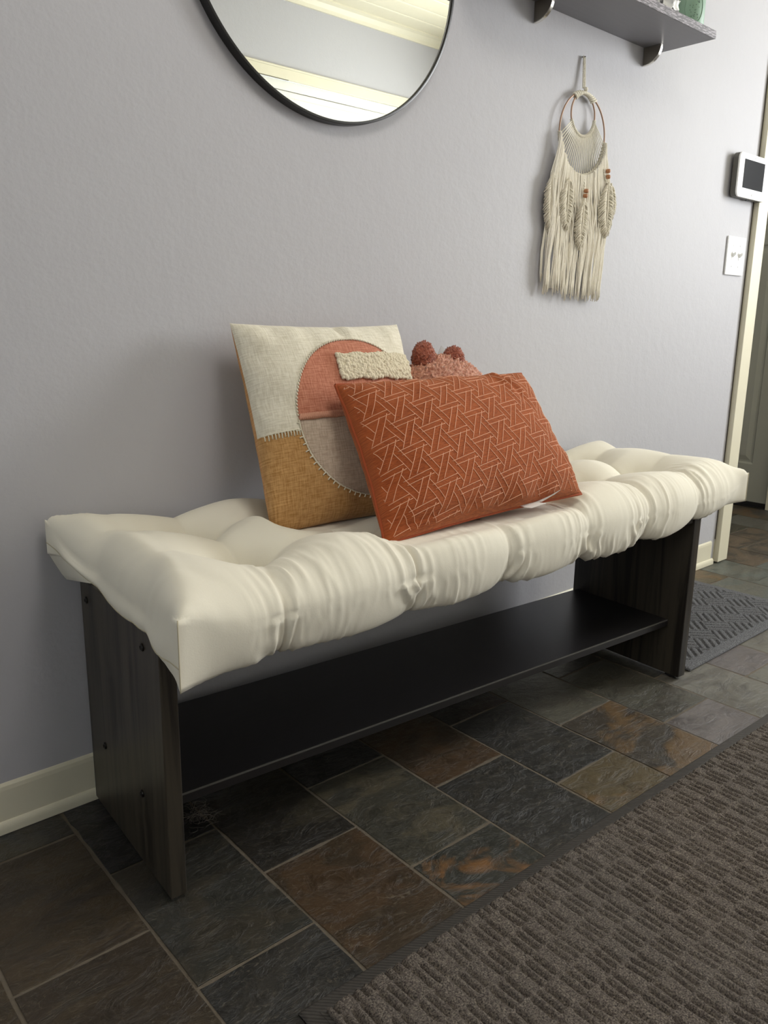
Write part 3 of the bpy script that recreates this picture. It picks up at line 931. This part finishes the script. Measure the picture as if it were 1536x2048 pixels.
# ------------------------------------------------------------------ plush crab
t = NT('terracotta_fleece', 0.95, spec=.1)
cl = t.noise(160, detail=3)
t.color(t.mix(t.ramp(cl, [(.38, 0.), (.62, 1.)]), rgb(184, 122, 100), rgb(222, 168, 142))); t.bump(cl, 1.0, .004); t.b.inputs['Sheen Weight'].default_value = .4
M_fl = t.m
t = NT('red_fleece', 0.95, spec=.1)
cl = t.noise(190, detail=3)
t.color(t.mix(t.ramp(cl, [(.38, 0.), (.62, 1.)]), rgb(140, 76, 60), rgb(190, 116, 92))); t.bump(cl, 1.0, .003); t.b.inputs['Sheen Weight'].default_value = .4
M_fl2 = t.m
crab = thing('plush_crab', 'fluffy terracotta stuffed crab peeking out behind the rust pillow', 'stuffed toy', (1.27, -.10, .56))
def fleece(name, c, r, mat, parent, amp, fr, seg=140, rings=90, tilt=0, fn=None):
    M = Matrix.Rotation(tilt, 3, 'Y'); V = []; F = []
    for i in range(rings+1):
        th = pi*i/rings
        for k in range(seg):
            a = 2*pi*k/seg
            d = Vector((sin(th)*cos(a), sin(th)*sin(a), cos(th)))
            p = M @ Vector((d.x*r[0], d.y*r[1], d.z*r[2]))
            nn_ = abs(noise.noise(d*fr))*1.3 + .6*abs(noise.noise(d*fr*2.1))
            if fn: p += fn(d)
            V.append(Vector(c) + p + d*(amp*(nn_-.25)))
    for i in range(rings):
        for k in range(seg): F.append((i*seg+k, (i+1)*seg+k, (i+1)*seg+(k+1)%seg, i*seg+(k+1)%seg))
    mb = MB().add(V, F); return mb.build(name, mat, parent, smooth=True)
fleece('body', (1.278, -.088, .682), (.134, .062, .100), M_fl, crab, .010, 17, 220, 140, tilt=.16)
fleece('eye_stalk', (1.213, -.088, .782), (.0235, .021, .031), M_fl2, crab, .007, 9, 90, 60)
fleece('eye_stalk', (1.300, -.092, .775), (.0235, .021, .027), M_fl2, crab, .007, 9, 90, 60)
fleece('claw', (1.176, -.075, .742), (.018, .018, .018), M_fl2, crab, .004, 7, 60, 36)
fleece('claw', (1.365, -.085, .700), (.028, .03, .028), M_fl, crab, .006, 8, 60, 36)
fleece('leg', (1.30, -.10, .575), (.10, .05, .05), M_fl, crab, .008, 10, 80, 50)
mpl = NT('clear_tag', .25, spec=.5); mpl.color(rgb(206, 206, 204)); mpl.b.inputs['Alpha'].default_value = .75
MBt = MB(); Rm = Matrix.Translation(Vector((1.318, -.060, .772))) @ Matrix.Rotation(radians(28), 4, 'Y')
MBt.box(-.036, .034, -.0004, .0004, -.010, .017, Rm)
tg = MBt.build('tag', mpl.m, crab)
mb = MB()
for k in range(5): mb.box(.018+.003*k, .0195+.003*k, -.0008, -.0003, -.004, .012, Rm)
mb.build('barcode', M_tagp, tg)

# ------------------------------------------------------------------ round mirror
mr = NT('mirror_silver', .008, metal=1.0); mr.color((.90, .92, .88, 1))
mframe = plain('black_frame', rgb(30, 29, 28), .35)
mir = thing('round_mirror', 'round wall mirror with a thin black metal frame', 'mirror', (1.027, 0, 1.538))
C0 = (1.027, 0, 1.538); RO = .3175
mb = MB(); n = 160
pr = [(RO-.003, -.001), (RO, -.001), (RO, -.0195), (RO-.0006, -.020), (RO-.0052, -.020), (RO-.0056, -.0195), (RO-.0056, -.012), (RO-.012, -.010), (RO-.012, -.001)]
V = []; F = []
for i in range(n):
    a = 2*pi*i/n
    for r, y in pr: V.append((C0[0]+r*cos(a), y, C0[2]+r*sin(a)))
m = len(pr)
for i in range(n):
    for k in range(m): F.append((i*m+k, ((i+1)%n)*m+k, ((i+1)%n)*m+(k+1)%m, i*m+(k+1)%m))
mb.add(V, F).build('frame', mframe, mir, smooth=True).modifiers.new('es', 'EDGE_SPLIT').split_angle = radians(40)
mb = MB(); V = [(C0[0]+(RO-.0058)*cos(2*pi*i/n), -.0155, C0[2]+(RO-.0058)*sin(2*pi*i/n)) for i in range(n)] + [(C0[0]+(RO-.0058)*cos(2*pi*i/n), -.0122, C0[2]+(RO-.0058)*sin(2*pi*i/n)) for i in range(n)]
mb.add(V, [tuple(range(n)), tuple(range(2*n-1, n-1, -1))] + [(i, (i+1)%n, n+(i+1)%n, n+i) for i in range(n)])
mb.build('mirror_glass', mr.m, mir)

# ------------------------------------------------------------------ wall shelf
t = NT('grey_shelf_laminate', .45)
g = t.noise(8, t.mapping((1, 14, 14)), 5, .6)
t.color(t.mix(g, rgb(116, 115, 119), rgb(126, 125, 129)))
M_lam = t.m
t = NT('shelf_front_grain', .5)
g = t.noise(60, t.mapping((1, 4, 7)), 4, .6); g2 = t.ramp(g, [(.50, 0.), (.56, 1.)])
t.color(t.mix(g2, rgb(84, 80, 84), rgb(150, 144, 150))); t.bump(g, .3, .001)
M_lamf = t.m
SZ = 1.5735; SXR = 2.158
shelf = thing('wall_shelf', 'dark grey laminate wall shelf on two metal brackets', 'shelf', (1.85, 0, SZ))
MB().box(1.35, SXR, -.163, -.0005, SZ, SZ+.0185).build('board', M_lam, shelf, bevel=.0006)
MB().box(1.35, SXR+.0004, -.1655, -.1632, SZ, SZ+.0187).build('front_edging', M_lamf, shelf, bevel=.0004)
nick = plain('brushed_nickel', rgb(150, 144, 134), .32, metal=1.0)
nickb = plain('bright_nickel', rgb(225, 222, 214), .22, metal=1.0)
for bxx in (1.628, 2.092):
    dep, hgt, wd = .050, .043, .022
    def sc_pts(s):
        return [(-(dep*s)*sin(a), hgt*s*-(cos(a)) ) for a in [pi/2*k/14 for k in range(15)]]
    mb = MB()
    # side cheek: quarter of an ellipse  (y from wall, z down from the shelf)
    pts = [(0, 0)] + [(-.001 - dep*sin(pi/2*k/14)**.9, -hgt*cos(pi/2*k/14)**.9) for k in range(15)]
    Mx = Matrix(((0, 0, 1, bxx), (1, 0, 0, -.0006), (0, 1, 0, SZ-.0004), (0, 0, 0, 1)))
    mb.prism(pts, Mx, -.003, .003)
    b = mb.build('bracket', nick, shelf, bevel=.0006)
    rim = MB(); arc = [(-.001 - (dep+.0015)*sin(pi/2*k/20)**.9, -(hgt+.002)*cos(pi/2*k/20)**.9) for k in range(21)]
    V = []; F = []
    for (yy, zz_) in arc:
        for (dx, s) in ((-.0045, 0), (.0045, 0), (.0045, 1), (-.0045, 1)):
            V.append((bxx+dx, -.0006 + yy*(1 - .05*s), SZ-.0004 + zz_*(1 - .05*s)))
    for i in range(20):
        for k in range(4): F.append((i*4+k, i*4+(k+1)%4, (i+1)*4+(k+1)%4, (i+1)*4+k))
    F += [(3,2,1,0), (80,81,82,83)]
    rim.add(V, F).build('bracket_rim', nickb, b, bevel=.0004)
# items on the shelf
gm = NT('green_wax', .5); gm.color(gm.mix(gm.noise(8), rgb(122, 152, 130), rgb(140, 170, 148))); gm.b.inputs['Subsurface Weight'].default_value = .2; gm.b.inputs['Subsurface Radius'].default_value = (.01, .02, .01)
jar = thing('green_jar', 'soft green jar with an embossed oval on the wall shelf', 'jar', (2.098, -.108, SZ+.0187))
JR = .047
MB().lathe([(JR-.006, 0), (JR-.002, .002), (JR, .006), (JR, .105), (JR-.003, .112), (JR-.02, .116), (JR-.022, .116)], (2.098, -.108, SZ+.019)).build('body', gm.m, jar, smooth=True)
def on_jar(ang, z, o=.0): return Vector((2.098 + (JR+o)*cos(ang), -.108 + (JR+o)*sin(ang), SZ+.019+z))
A0 = radians(-122)
MB().tube([on_jar(A0 + .52*cos(2*pi*k/48), .040 + .036*sin(2*pi*k/48), .0004) for k in range(49)], .0009, 5).build('embossed_oval', gm.m, jar, smooth=True)
mb = MB(); rnd = random.Random(4)
for k in range(26): mb.ball(on_jar(A0 + rnd.uniform(-.3, .3), .035 + rnd.uniform(-.022, .025), .0002), .0009, 6, 4)
mb.build('dots', plain('dark_green_dots', rgb(60, 82, 68), .6), jar)
# white ruffled bloom in dark pot
pot = thing('potted_bloom', 'white ruffled flower head in a dark bowl beside the green jar', 'plant', (1.985, -.105, SZ+.0187))
MB().lathe([(.016, 0), (.022, .002), (.030, .014), (.033, .020), (.030, .022), (.014, .018)], (1.985, -.105, SZ+.019), 32).build('bowl', plain('dark_bowl', rgb(44, 44, 44), .4), pot, smooth=True)
mb = MB(); rnd = random.Random(12)
for k in range(46):
    th = rnd.uniform(.1, 1.75); a = rnd.uniform(0, 2*pi); d = Vector((sin(th)*cos(a), sin(th)*sin(a), cos(th)*.8)); c = Vector((1.985, -.105, SZ+.050)) + d*.034
    ref = d.orthogonal().normalized(); ref.rotate(Matrix.Rotation(rnd.uniform(0, 6.28), 3, d)); w2 = d.cross(ref)
    V = []; F = []
    for i in range(6):
        for j in range(6):
            s_, q = (i-2.5)/5, (j-2.5)/5
            V.append(c + ref*s_*.030*(1-q*q) + w2*q*.030 + d*(.009*(s_*s_*4+q*q*4)*.5 + .002*sin(q*14+k)))
    for i in range(5):
        for j in range(5): F.append((i*6+j, i*6+j+1, (i+1)*6+j+1, (i+1)*6+j))
    mb.add(V, F)
ob = mb.build('petals', plain('white_petal', rgb(240, 240, 238), .7), pot, smooth=True)
md = ob.modifiers.new('s', 'SOLIDIFY'); md.thickness = .0008

# ------------------------------------------------------------------ macrame hanging
M_cord = plain('ivory_cord', rgb(236, 230, 212), .9, bump=.6, bs=1400, var=.12)
M_cord2 = plain('fringe_cotton', rgb(250, 244, 228), .9, bump=.4, bs=900, var=.14)
M_feather = plain('feather_cotton', rgb(232, 224, 204), .95, bump=.8, bs=900, var=.2)
M_ringw = plain('copper_ring', rgb(168, 138, 116), .4, metal=.3)
M_bead = plain('wood_bead', rgb(168, 116, 78), .5)
mac = thing('macrame_hanging', 'ivory macrame dreamcatcher with two rings and long fringe on the grey wall', 'wall hanging', (1.822, 0, 1.50))
OC, OR = (1.8255, -.013, 1.3185), .0955
IC, IR = (1.8225, -.013, 1.3635), .0495
MB().ring(OC, OR, .0021).build('outer_ring', M_ringw, mac, smooth=True)
MB().ring(IC, IR, .0021).build('inner_ring', M_ringw, mac, smooth=True)
mb = MB()
top = Vector((1.8215, -.004, 1.496))
def twist(p, q, r, w, tw, n=40):
    p, q = Vector(p), Vector(q); d = (q-p); a = Vector((1, 0, 0)); b = Vector((0, 1, 0)); out = []
    for s_ in range(2):
        pts = [p + d*k/n + (a*cos(k/n*tw + s_*pi) + b*sin(k/n*tw+s_*pi))*w for k in range(n+1)]; out.append(pts)
    return out
for dx in (-.0035, .0035):
    for pts in twist((1.8215+dx*.7, -.006, 1.494), (1.820+dx, -.012, 1.424), .0016, .0011, 60): mb.tube(pts, .0015, 5)
mb.tube([(1.8180, -.006, 1.494), (1.8200, -.005, 1.4975), (1.8235, -.005, 1.4975), (1.8250, -.006, 1.494)], .0022, 6)
mb.ball((1.8215, -.017, 1.4215), .0055)
mb.build('hanging_cord', M_cord, mac, smooth=True)
MB().tube([(1.8215, -.0005, 1.4975), (1.8215, -.010, 1.4965)], .0013, 8).build('nail', M_bolt, mac)
mb = MB()
for k in range(13):   # wrapping over both rings at the top
    a = pi/2 + (k-6)*.078
    pO = Vector((OC[0]+OR*cos(a), OC[1], OC[2]+OR*sin(a))); 
    pI = Vector((IC[0]+IR*cos(pi/2+(k-6)*.130), IC[1], IC[2]+IR*sin(pi/2+(k-6)*.130)))
    up = (pO-pI).normalized()
    c = (pO+pI)/2; hw = (pO-pI).length/2 + .0036
    pts = [c + up*hw*cos(t_) + Vector((0, .0042*sin(t_), 0)) for t_ in [2*pi*q/14 for q in range(15)]]
    mb.tube(pts, .0029, 6)
mb.build('wrap', M_cord, mac, smooth=True)
# wrapped arcs and radial cords
mb = MB(); na = 30
for k in range(na):
    s_ = k/(na-1)
    ai = radians(198 + (342-198)*s_ + 6); ao = radians(187 + (353-187)*s_)
    pi_ = Vector((IC[0]+IR*cos(ai), IC[1]-.0015, IC[2]+IR*sin(ai))); po = Vector((OC[0]+OR*cos(ao), OC[1]-.0015, OC[2]+OR*sin(ao)))
    for off in (-.0008, .0008):
        dirv = (po-pi_).normalized(); sd = Vector((-dirv.z, 0, dirv.x))
        mb.tube([pi_+sd*off, (pi_+po)/2+sd*off*.8, po+sd*off], .00088, 5)
mb.build('woven_cords', M_cord, mac, smooth=True)
mb = MB()
for (cc, rr_, a0, a1, cnt) in ((IC, IR, 200, 352, 44), (OC, OR, 184, 356, 90)):
    for k in range(cnt):
        a = radians(a0 + (a1-a0)*k/(cnt-1)); d = Vector((cos(a), 0, sin(a))); tt = Vector((-sin(a), 0, cos(a)))
        c = Vector(cc) + d*rr_
        pts = [c + d*.0034*cos(q) + Vector((0, .0034*sin(q), 0)) + tt*.0008*q/6 for q in [2*pi*z_/8 for z_ in range(9)]]
        mb.tube(pts, .0014, 4)
    mb.build('knotted_wrapping', M_cord, mac, smooth=True); mb = MB()
# fringe
mb = MB(); rnd = random.Random(21)
NS = 185
def clump(xn):
    # converge in bottom clumps, a gap near the middle
    cl = [-.88, -.70, -.52, -.34, -.17, .12, .32, .52, .72, .90]
    c = min(cl, key=lambda q: abs(q-xn)); return xn*.45 + c*.55
for k in range(NS):
    s_ = (k+.5)/NS; lay = rnd.random()
    a = radians(183 + 174*s_); xt = OC[0]+OR*cos(a); ztp = OC[2]+OR*sin(a)
    xn = cos(a)
    side = abs(xn)
    yb = OC[1] - .003 - .006*lay - .009*abs(noise.noise(Vector((xn*7, 1, 1))))
    xb = 1.828 + clump(xn)*.112 + rnd.uniform(-.004, .004)
    xm = 1.827 + xn*.118 + rnd.uniform(-.005, .005)
    zb_ = .912 + .018*rnd.random() + (.010 if xn < -.5 else 0) + (.03*rnd.random()**3)
    if xn < -.86: xb = 1.70 + rnd.uniform(-.004,.012); zb_ = .925+rnd.random()*.03
    pts = []
    n = 13; ph = rnd.uniform(0, 6.28); fr = rnd.uniform(5, 9); am = rnd.uniform(.001, .0035)
    zend = zb_
    for q in range(n):
        w = q/(n-1)
        z = ztp + (zend-ztp)*w
        wz = min(1, (ztp - z)/.11)
        x = xt + (xm-xt)*sstep(0, 1, wz)
        w2 = max(0, (1.20 - z)/(1.20-zend)); x = x + (xb-xm)*sstep(0, 1, w2)
        x += am*sin(ph + fr*w*2)*min(1, w*4)
        y = yb + .003*sin(ph+fr*w)*min(1, w*3) - .004*(1-abs(xn))*sin(pi*w) 
        y = min(y, -.004)
        pts.append((x, y, z))
    rt = rnd.uniform(.0013, .0026)
    mb.tube(pts, [rt]*(n-2) + [rt*1.05, rt*.6], 4)
for k in range(7):   # stray strands at far left
    x0_ = 1.727 - .001*k
    mb.tube([(1.733, -.014, 1.285), (1.716-.001*k, -.015, 1.23), (1.700+.001*k, -.013, 1.12), (1.688+.0012*k, -.011, 1.03), (1.690+.001*k, -.010, .98), (1.694+.001*k, -.010, .955+.003*k)], .0010, 4)
fr_ = mb.build('fringe', M_cord2, mac, smooth=True); fr_['kind'] = 'stuff'
def feather(cx, ztop, zbot, wid, ang, y, name='cotton_feather'):
    mb = MB(); L = ztop-zbot; rnd = random.Random(int(cx*1000))
    Mr = Matrix.Translation(Vector((cx, y, ztop))) @ Matrix.Rotation(ang, 4, 'Y')
    n = 28
    for k in range(n):
        t_ = k/(n-1); w = wid/2*(sin(pi*min(1, .16+t_*.84))**.55)*(1 if t_ > .05 else .8)
        for s_ in (-1, 1):
            for ly in (0, 1):
                z0 = -t_*L*.88; dz = .020 + .006*rnd.random()
                ww = w*(.93+.14*rnd.random())
                jx = rnd.uniform(-.002, .002)
                pts = [Mr @ Vector((0, -.003-.002*ly, z0)), Mr @ Vector((s_*ww*.5+jx, -.0075-.003*ly+jx, z0-dz*.35)), Mr @ Vector((s_*ww+jx, -.003-.003*ly, z0-dz))]
                mb.tube(pts, [.0017, .0017, .0012], 5)
    mb.tube([Mr @ Vector((0, -.0075, .004)), Mr @ Vector((0, -.0085, -L*.5)), Mr @ Vector((0, -.006, -L*.95))], .0022, 6)
    return mb.build(name, M_feather, mac, smooth=True)
def bead(x, y, z): 
    MB().lathe([(.002, -.005), (.0045, -.0045), (.0062, -.002), (.0062, .002), (.0045, .0045), (.002, .005)], (x, y, z), 16).build('bead', M_bead, mac, smooth=True)
def cordl(p, q):
    mb = MB()
    for pts in twist(p, q, .001, .0014, 24, 24): mb.tube(pts, .0013, 5)
    mb.build('feather_cord', M_cord, mac, smooth=True)
feather(1.704, 1.210, 1.080, .048, radians(-2), -.012)
feather(1.762, 1.205, 1.092, .060, radians(0), -.020)
feather(1.823, 1.162, 1.050, .050, radians(3), -.027)
feather(1.928, 1.212, 1.085, .066, radians(-2), -.024)
feather(1.962, 1.215, 1.150, .036, radians(-14), -.010)
cordl((1.905, -.020, 1.262), (1.925, -.028, 1.212)); bead(1.924, -.030, 1.243); bead(1.926, -.030, 1.229)
cordl((1.836, -.020, 1.222), (1.826, -.030, 1.166)); bead(1.831, -.032, 1.184); bead(1.829, -.032, 1.172)

# ------------------------------------------------------------------ wall control panel
def rrect(w, h, r, n=6):
    out = []
    for (cx, cy, a0) in ((w/2-r, h/2-r, 0), (-w/2+r, h/2-r, pi/2), (-w/2+r, -h/2+r, pi), (w/2-r, -h/2+r, 1.5*pi)):
        for k in range(n+1): out.append((cx + r*cos(a0+pi/2*k/n), cy + r*sin(a0+pi/2*k/n)))
    return out
TCX, TCZ, TW, TH = 2.7385, 1.3225, .208, .133
tp = thing('control_panel', 'white wall-mounted touchscreen control panel beside the doorway', 'control panel', (TCX, 0, TCZ))
MX = Matrix(((1, 0, 0, TCX), (0, 0, 1, 0), (0, 1, 0, TCZ), (0, 0, 0, 1)))
mwh = plain('white_plastic', rgb(244, 244, 242), .35); mgy = plain('grey_plastic', rgb(92, 90, 84), .5); mdk = plain('dark_mount', rgb(40, 38, 38), .6)
MB().prism(rrect(TW-.03, TH-.02, .006), MX, -.008, -.0005).build('mounting_plate', mdk, tp)
MB().prism(rrect(TW, TH, .018), MX, -.0245, -.008).build('rear_shell', mgy, tp, bevel=.002)
MB().prism(rrect(TW, TH, .018), MX, -.031, -.0247).build('bezel', mwh, tp, bevel=.0022)
scm = NT('dark_screen', .12, spec=.5); scm.color(rgb(44, 46, 50))
MB().prism(rrect(.143, .086, .001, 1), Matrix.Translation(Vector((.0, 0, .0055))) @ MX, -.0314, -.0308).build('screen', scm.m, tp)
mb = MB(); mb.prism([(.0015*cos(k), .0015*sin(k)) for k in [2*pi*q/12 for q in range(12)]], Matrix.Translation(Vector((0, 0, .057))) @ MX, -.0316, -.0308)
mb.build('sensor', mgy, tp)
mb = MB()   # small printed mark
Mm = Matrix.Translation(Vector((0, 0, -.0545))) @ MX
for (a, b, c, e) in ((-.0035, -.0022, -.003, .002), (-.0035, -.0022, .003, .0042), (-.0008, .0005, -.003, .0042), (-.0008, .0038, .003, .0042), (.0025, .0038, -.003, .001)):
    mb.prism([(a, c), (b, c), (b, e), (a, e)], Mm, -.0313, -.0308)
mb.build('printed_mark', mgy, tp)
MB().prism(rrect(.02, .003, .001), Matrix.Translation(Vector((.01, .008, -TH/2-.0006))) @ MX, -.024, -.018).build('port', mdk, tp)

# ------------------------------------------------------------------ light switch
SXc, SZc = 2.728, 1.080
sw = thing('light_switch', 'white double toggle light switch plate by the doorway casing', 'light switch', (SXc, 0, SZc))
MS = Matrix(((1, 0, 0, SXc), (0, 0, 1, 0), (0, 1, 0, SZc), (0, 0, 0, 1)))
MB().prism(rrect(.124, .122, .003, 3), MS, -.0065, -.0004).build('plate', mwh, sw, bevel=.002)
for dx in (-.0235, .0235):
    b = MB().prism(rrect(.0125, .027, .001, 2), Matrix.Translation(Vector((dx, 0, 0))) @ MS, -.0078, -.0062)
    tb = b.build('toggle', mwh, sw)
    mb = MB(); c = Vector((SXc+dx, 0, SZc))
    V = [c+Vector((a, -.0066, b_)) for a in (-.0038, .0038) for b_ in (-.007, .007)] + [c+Vector((a, -.019, b_+.009)) for a in (-.003, .003) for b_ in (-.0035, .0035)]
    mb.add(V, [(0,1,3,2),(4,6,7,5),(0,4,5,1),(2,3,7,6),(0,2,6,4),(1,5,7,3)]).build('lever', mwh, tb, bevel=.0012)
    for dz in (-.033, .033):
        MB().ball((SXc+dx, -.0068, SZc+dz), .0032, 12, 6, (1, .35, 1)).build('screw', mwh, sw, smooth=True)

# ------------------------------------------------------------------ carpets
def field(name, x0, x1, y0, y1, st, fn, mat, parent, zb):
    nx = int(round((x1-x0)/st)); ny = int(round((y1-y0)/st))
    V = [(x0+(x1-x0)*i/nx, y0+(y1-y0)*j/ny, fn(x0+(x1-x0)*i/nx, y0+(y1-y0)*j/ny)) for j in range(ny+1) for i in range(nx+1)]
    F = [(j*(nx+1)+i, j*(nx+1)+i+1, (j+1)*(nx+1)+i+1, (j+1)*(nx+1)+i) for j in range(ny) for i in range(nx)]
    bd = [i for i in range(nx+1)] + [j*(nx+1)+nx for j in range(1, ny+1)] + [ny*(nx+1)+i for i in range(nx-1, -1, -1)] + [j*(nx+1) for j in range(ny-1, 0, -1)]
    o = len(V); V += [(V[b][0], V[b][1], zb) for b in bd]; m = len(bd)
    for k in range(m): F.append((bd[k], o+k, o+(k+1)%m, bd[(k+1)%m]))
    me = bpy.data.meshes.new(name); me.from_pydata(V, [], F)
    for p in me.polygons: p.use_smooth = True
    me.materials.append(mat)
    ob = bpy.data.objects.new(name, me); COL.objects.link(ob)
    ob.parent = parent
    return ob
t = NT('rug_pile', 0.95, spec=.1)
n1 = t.noise(420, detail=3, rough=.7); n2 = t.noise(3, detail=3); n3 = t.noise(170, detail=4, rough=.7)
c = t.mix(t.ramp(n1, [(.36, 0.), (.66, 1.)]), rgb(46, 41, 40), rgb(146, 136, 124))
c = t.mix(t.ramp(n3, [(.40, 0.), (.62, .5)]), c, rgb(82, 72, 70))
t.color(t.mix(t.ramp(n2, [(.4, 0.), (.7, .25)]), c, rgb(96, 94, 92)))
bb = t.bump(n3, .8, .004); t.bump(n1, .9, .0022, bb)
M_pile = t.m
t = NT('rug_border_rubber', 0.55, spec=.4)
wv = t.n('TexWave'); wv.wave_type = 'BANDS'; wv.bands_direction = 'DIAGONAL'; wv.inputs['Scale'].default_value = 90; t.l(t.tc.outputs['Object'], wv.inputs['Vector'])
t.color(t.mix(wv.outputs['Fac'], rgb(58, 55, 52), rgb(76, 72, 68))); t.bump(wv.outputs['Fac'], .6, .0008)
M_rub = t.m
RA = radians(-1.4)
rug = thing('runner_rug', 'large brown-grey ribbed runner rug with dark rubber border in the foreground', 'rug', (.490, -.6325, 0))
rug.rotation_euler = (0, 0, RA)
RL, RW = 2.25, .92
def rugh(x, y):
    # blocks of ribs, staggered
    bx, by = .058, .044
    rj = floor(-y/by); xx = x + (.5*bx if rj % 2 else 0) + .003*noise.noise(Vector((x*20, y*20, 0)))
    fxx = (xx/bx) % 1.0; fyy = (-y/by) % 1.0
    edge = min(1, min(fyy, 1-fyy)*9)
    r = 0
    if fxx < .74:
        ph_ = (fxx/.74*3.0) % 1.0 - .5; r = 1 - math.exp(-(ph_/.17)**2)
    rib = -.0062*(1-r)*edge*(1 if fxx < .74 else 0)
    rib *= .9 + .6*noise.noise(Vector((x*9, y*9, 5)))
    return .0125 + rib + .0011*noise.noise(Vector((x*260, y*260, 0))) + .0009*noise.noise(Vector((x*60, y*60, 3)))
pile = field('pile', .026, RL-.026, -RW+.026, -.026, .0032, rugh, M_pile, rug, .004)
mb = MB()
def wob(x): return .0035*noise.noise(Vector((x*3.2, 0, 8)))
prf = [(0, .0006), (.001, .0030), (.004, .0044), (.024, .0052), (.0262, .0062), (.0262, .0006)]
def border(pts_fn, n):
    V = []; F = []
    for k in range(n+1):
        for (d, z) in prf: V.append(pts_fn(k/n, d, z))
    m = len(prf)
    for k in range(n):
        for q in range(m): F.append((k*m+q, k*m+(q+1)%m, (k+1)*m+(q+1)%m, (k+1)*m+q))
    mb.add(V, F)
border(lambda s, d, z: (d + s*(RL-2*d), -d + wob(s*RL)*(1-d/.0262)*min(1, s*8), z), 160)
border(lambda s, d, z: (d, -d - s*(RW-2*d), z), 60)
border(lambda s, d, z: (d + s*(RL-2*d), -RW + d, z), 20)
border(lambda s, d, z: (RL-d, -d - s*(RW-2*d), z), 20)
bo = mb.build('border', M_rub, rug, smooth=True); bo.location = (0, 0, 0)
me = bpy.data.objects['border']; me.modifiers.new('es', 'EDGE_SPLIT').split_angle = radians(50)
mb = MB().box(.02, RL-.02, -RW+.02, -.02, .0006, .006); bk = mb.build('backing', M_rub, rug); bk.location = (0, 0, 0)

t = NT('grey_mat_fibre', 0.95, spec=.1)
n1 = t.noise(380, detail=3, rough=.7)
t.color(t.mix(t.ramp(n1, [(.36, 0.), (.66, 1.)]), rgb(60, 61, 63), rgb(128, 128, 130))); t.bump(n1, .9, .002)
M_mat = t.m
mat_ = thing('door_mat', 'grey entrance mat with diagonal basketweave grooves beside the bench', 'mat', (1.852, -.432, 0))
def math_(x, y):
    dx = min(x, .70-x); dy = min(y, .41-y); d = min(dx, dy)
    if d < .030: 
        return .0075*min(1, (d+.002)/.008)**.5
    u, v = (x+y)/sqrt(2), (x-y)/sqrt(2)
    s = .070
    iu, iv = floor(u/s), floor(v/s)
    fu, fv = (u/s) % 1, (v/s) % 1
    w = fu if (iu+iv) % 2 == 0 else fv
    g = (w*3.5) % 1.0
    a = abs(g-.5)*2
    h = .008 - .0045*(1 if a > .68 else max(0, (a-.5)/.18))
    return h + .0008*noise.noise(Vector((x*300, y*300, 2)))
fm = field('pile', 0, .70, 0, .41, .0026, math_, M_mat, mat_, .0006)
MB().box(1.853, 2.551, -.431, -.023, .0002, .0007).build('backing', M_rub, mat_)

# ------------------------------------------------------------------ little debris: tuft of pet hair by the bench foot
hm = plain('pet_hair', rgb(150, 142, 134), .9)
mb = MB(); rnd = random.Random(9)
for k in range(70):
    c = Vector((.600 + rnd.gauss(0, .010), -.180 + rnd.gauss(0, .016), .003 + abs(rnd.gauss(0, .003)))); a = rnd.uniform(0, 6.28); cur = rnd.uniform(-60, 60); p = c.copy(); pts = [p.copy()]
    for q in range(7):
        p = p + Vector((cos(a), sin(a), rnd.uniform(-.3, .3)))*.0035; p.z = max(.0015, p.z); a += cur*.0035*2; pts.append(p.copy())
    mb.tube(pts, .00022, 3, cap=False)
o = mb.build('hair_tuft', hm); tag(o, 'small tuft of pale pet hair on the slate near the bench leg', 'lint', kind='stuff')

# ------------------------------------------------------------------ light
w = bpy.data.worlds.new('world'); scene.world = w; w.use_nodes = True
bg = w.node_tree.nodes['Background']; bg.inputs[0].default_value = (.80, .90, 1.0, 1); bg.inputs[1].default_value = 3.0
def area(name, loc, rot, sx, sy, power, col):
    l = bpy.data.lights.new(name, 'AREA'); l.shape = 'RECTANGLE'; l.size = sx; l.size_y = sy; l.energy = power; l.color = col
    o = bpy.data.objects.new(name, l); COL.objects.link(o); o.location = loc; o.rotation_euler = rot; return o
area('daylight_window', (XR+.06, (WY0+WY1)/2, (WZ0+WZ1)/2), (0, radians(90), 0), WZ1-WZ0-.1, WY1-WY0-.1, 42, (1.0, 1.0, .995))
area('fill_light_rear', (XL-.06, (LY0+LY1)/2, (LZ0+LZ1)/2), (0, radians(-90), 0), LZ1-LZ0-.1, LY1-LY0-.1, 5, (1.0, .97, .90))  # weak fill light set in the added rear window
o = area('ceiling_fill_light', (.9, -1.25, ZC-.03), (0, 0, 0), .6, .6, 7.5, (1.0, .955, .90))  # fill light added at ceiling height to brighten the upper wall, no fixture

scene.view_settings.view_transform = 'Standard'; scene.view_settings.look = 'None'
scene.view_settings.exposure = 0.68; scene.view_settings.gamma = 1.0; scene.view_settings.use_curve_mapping = False
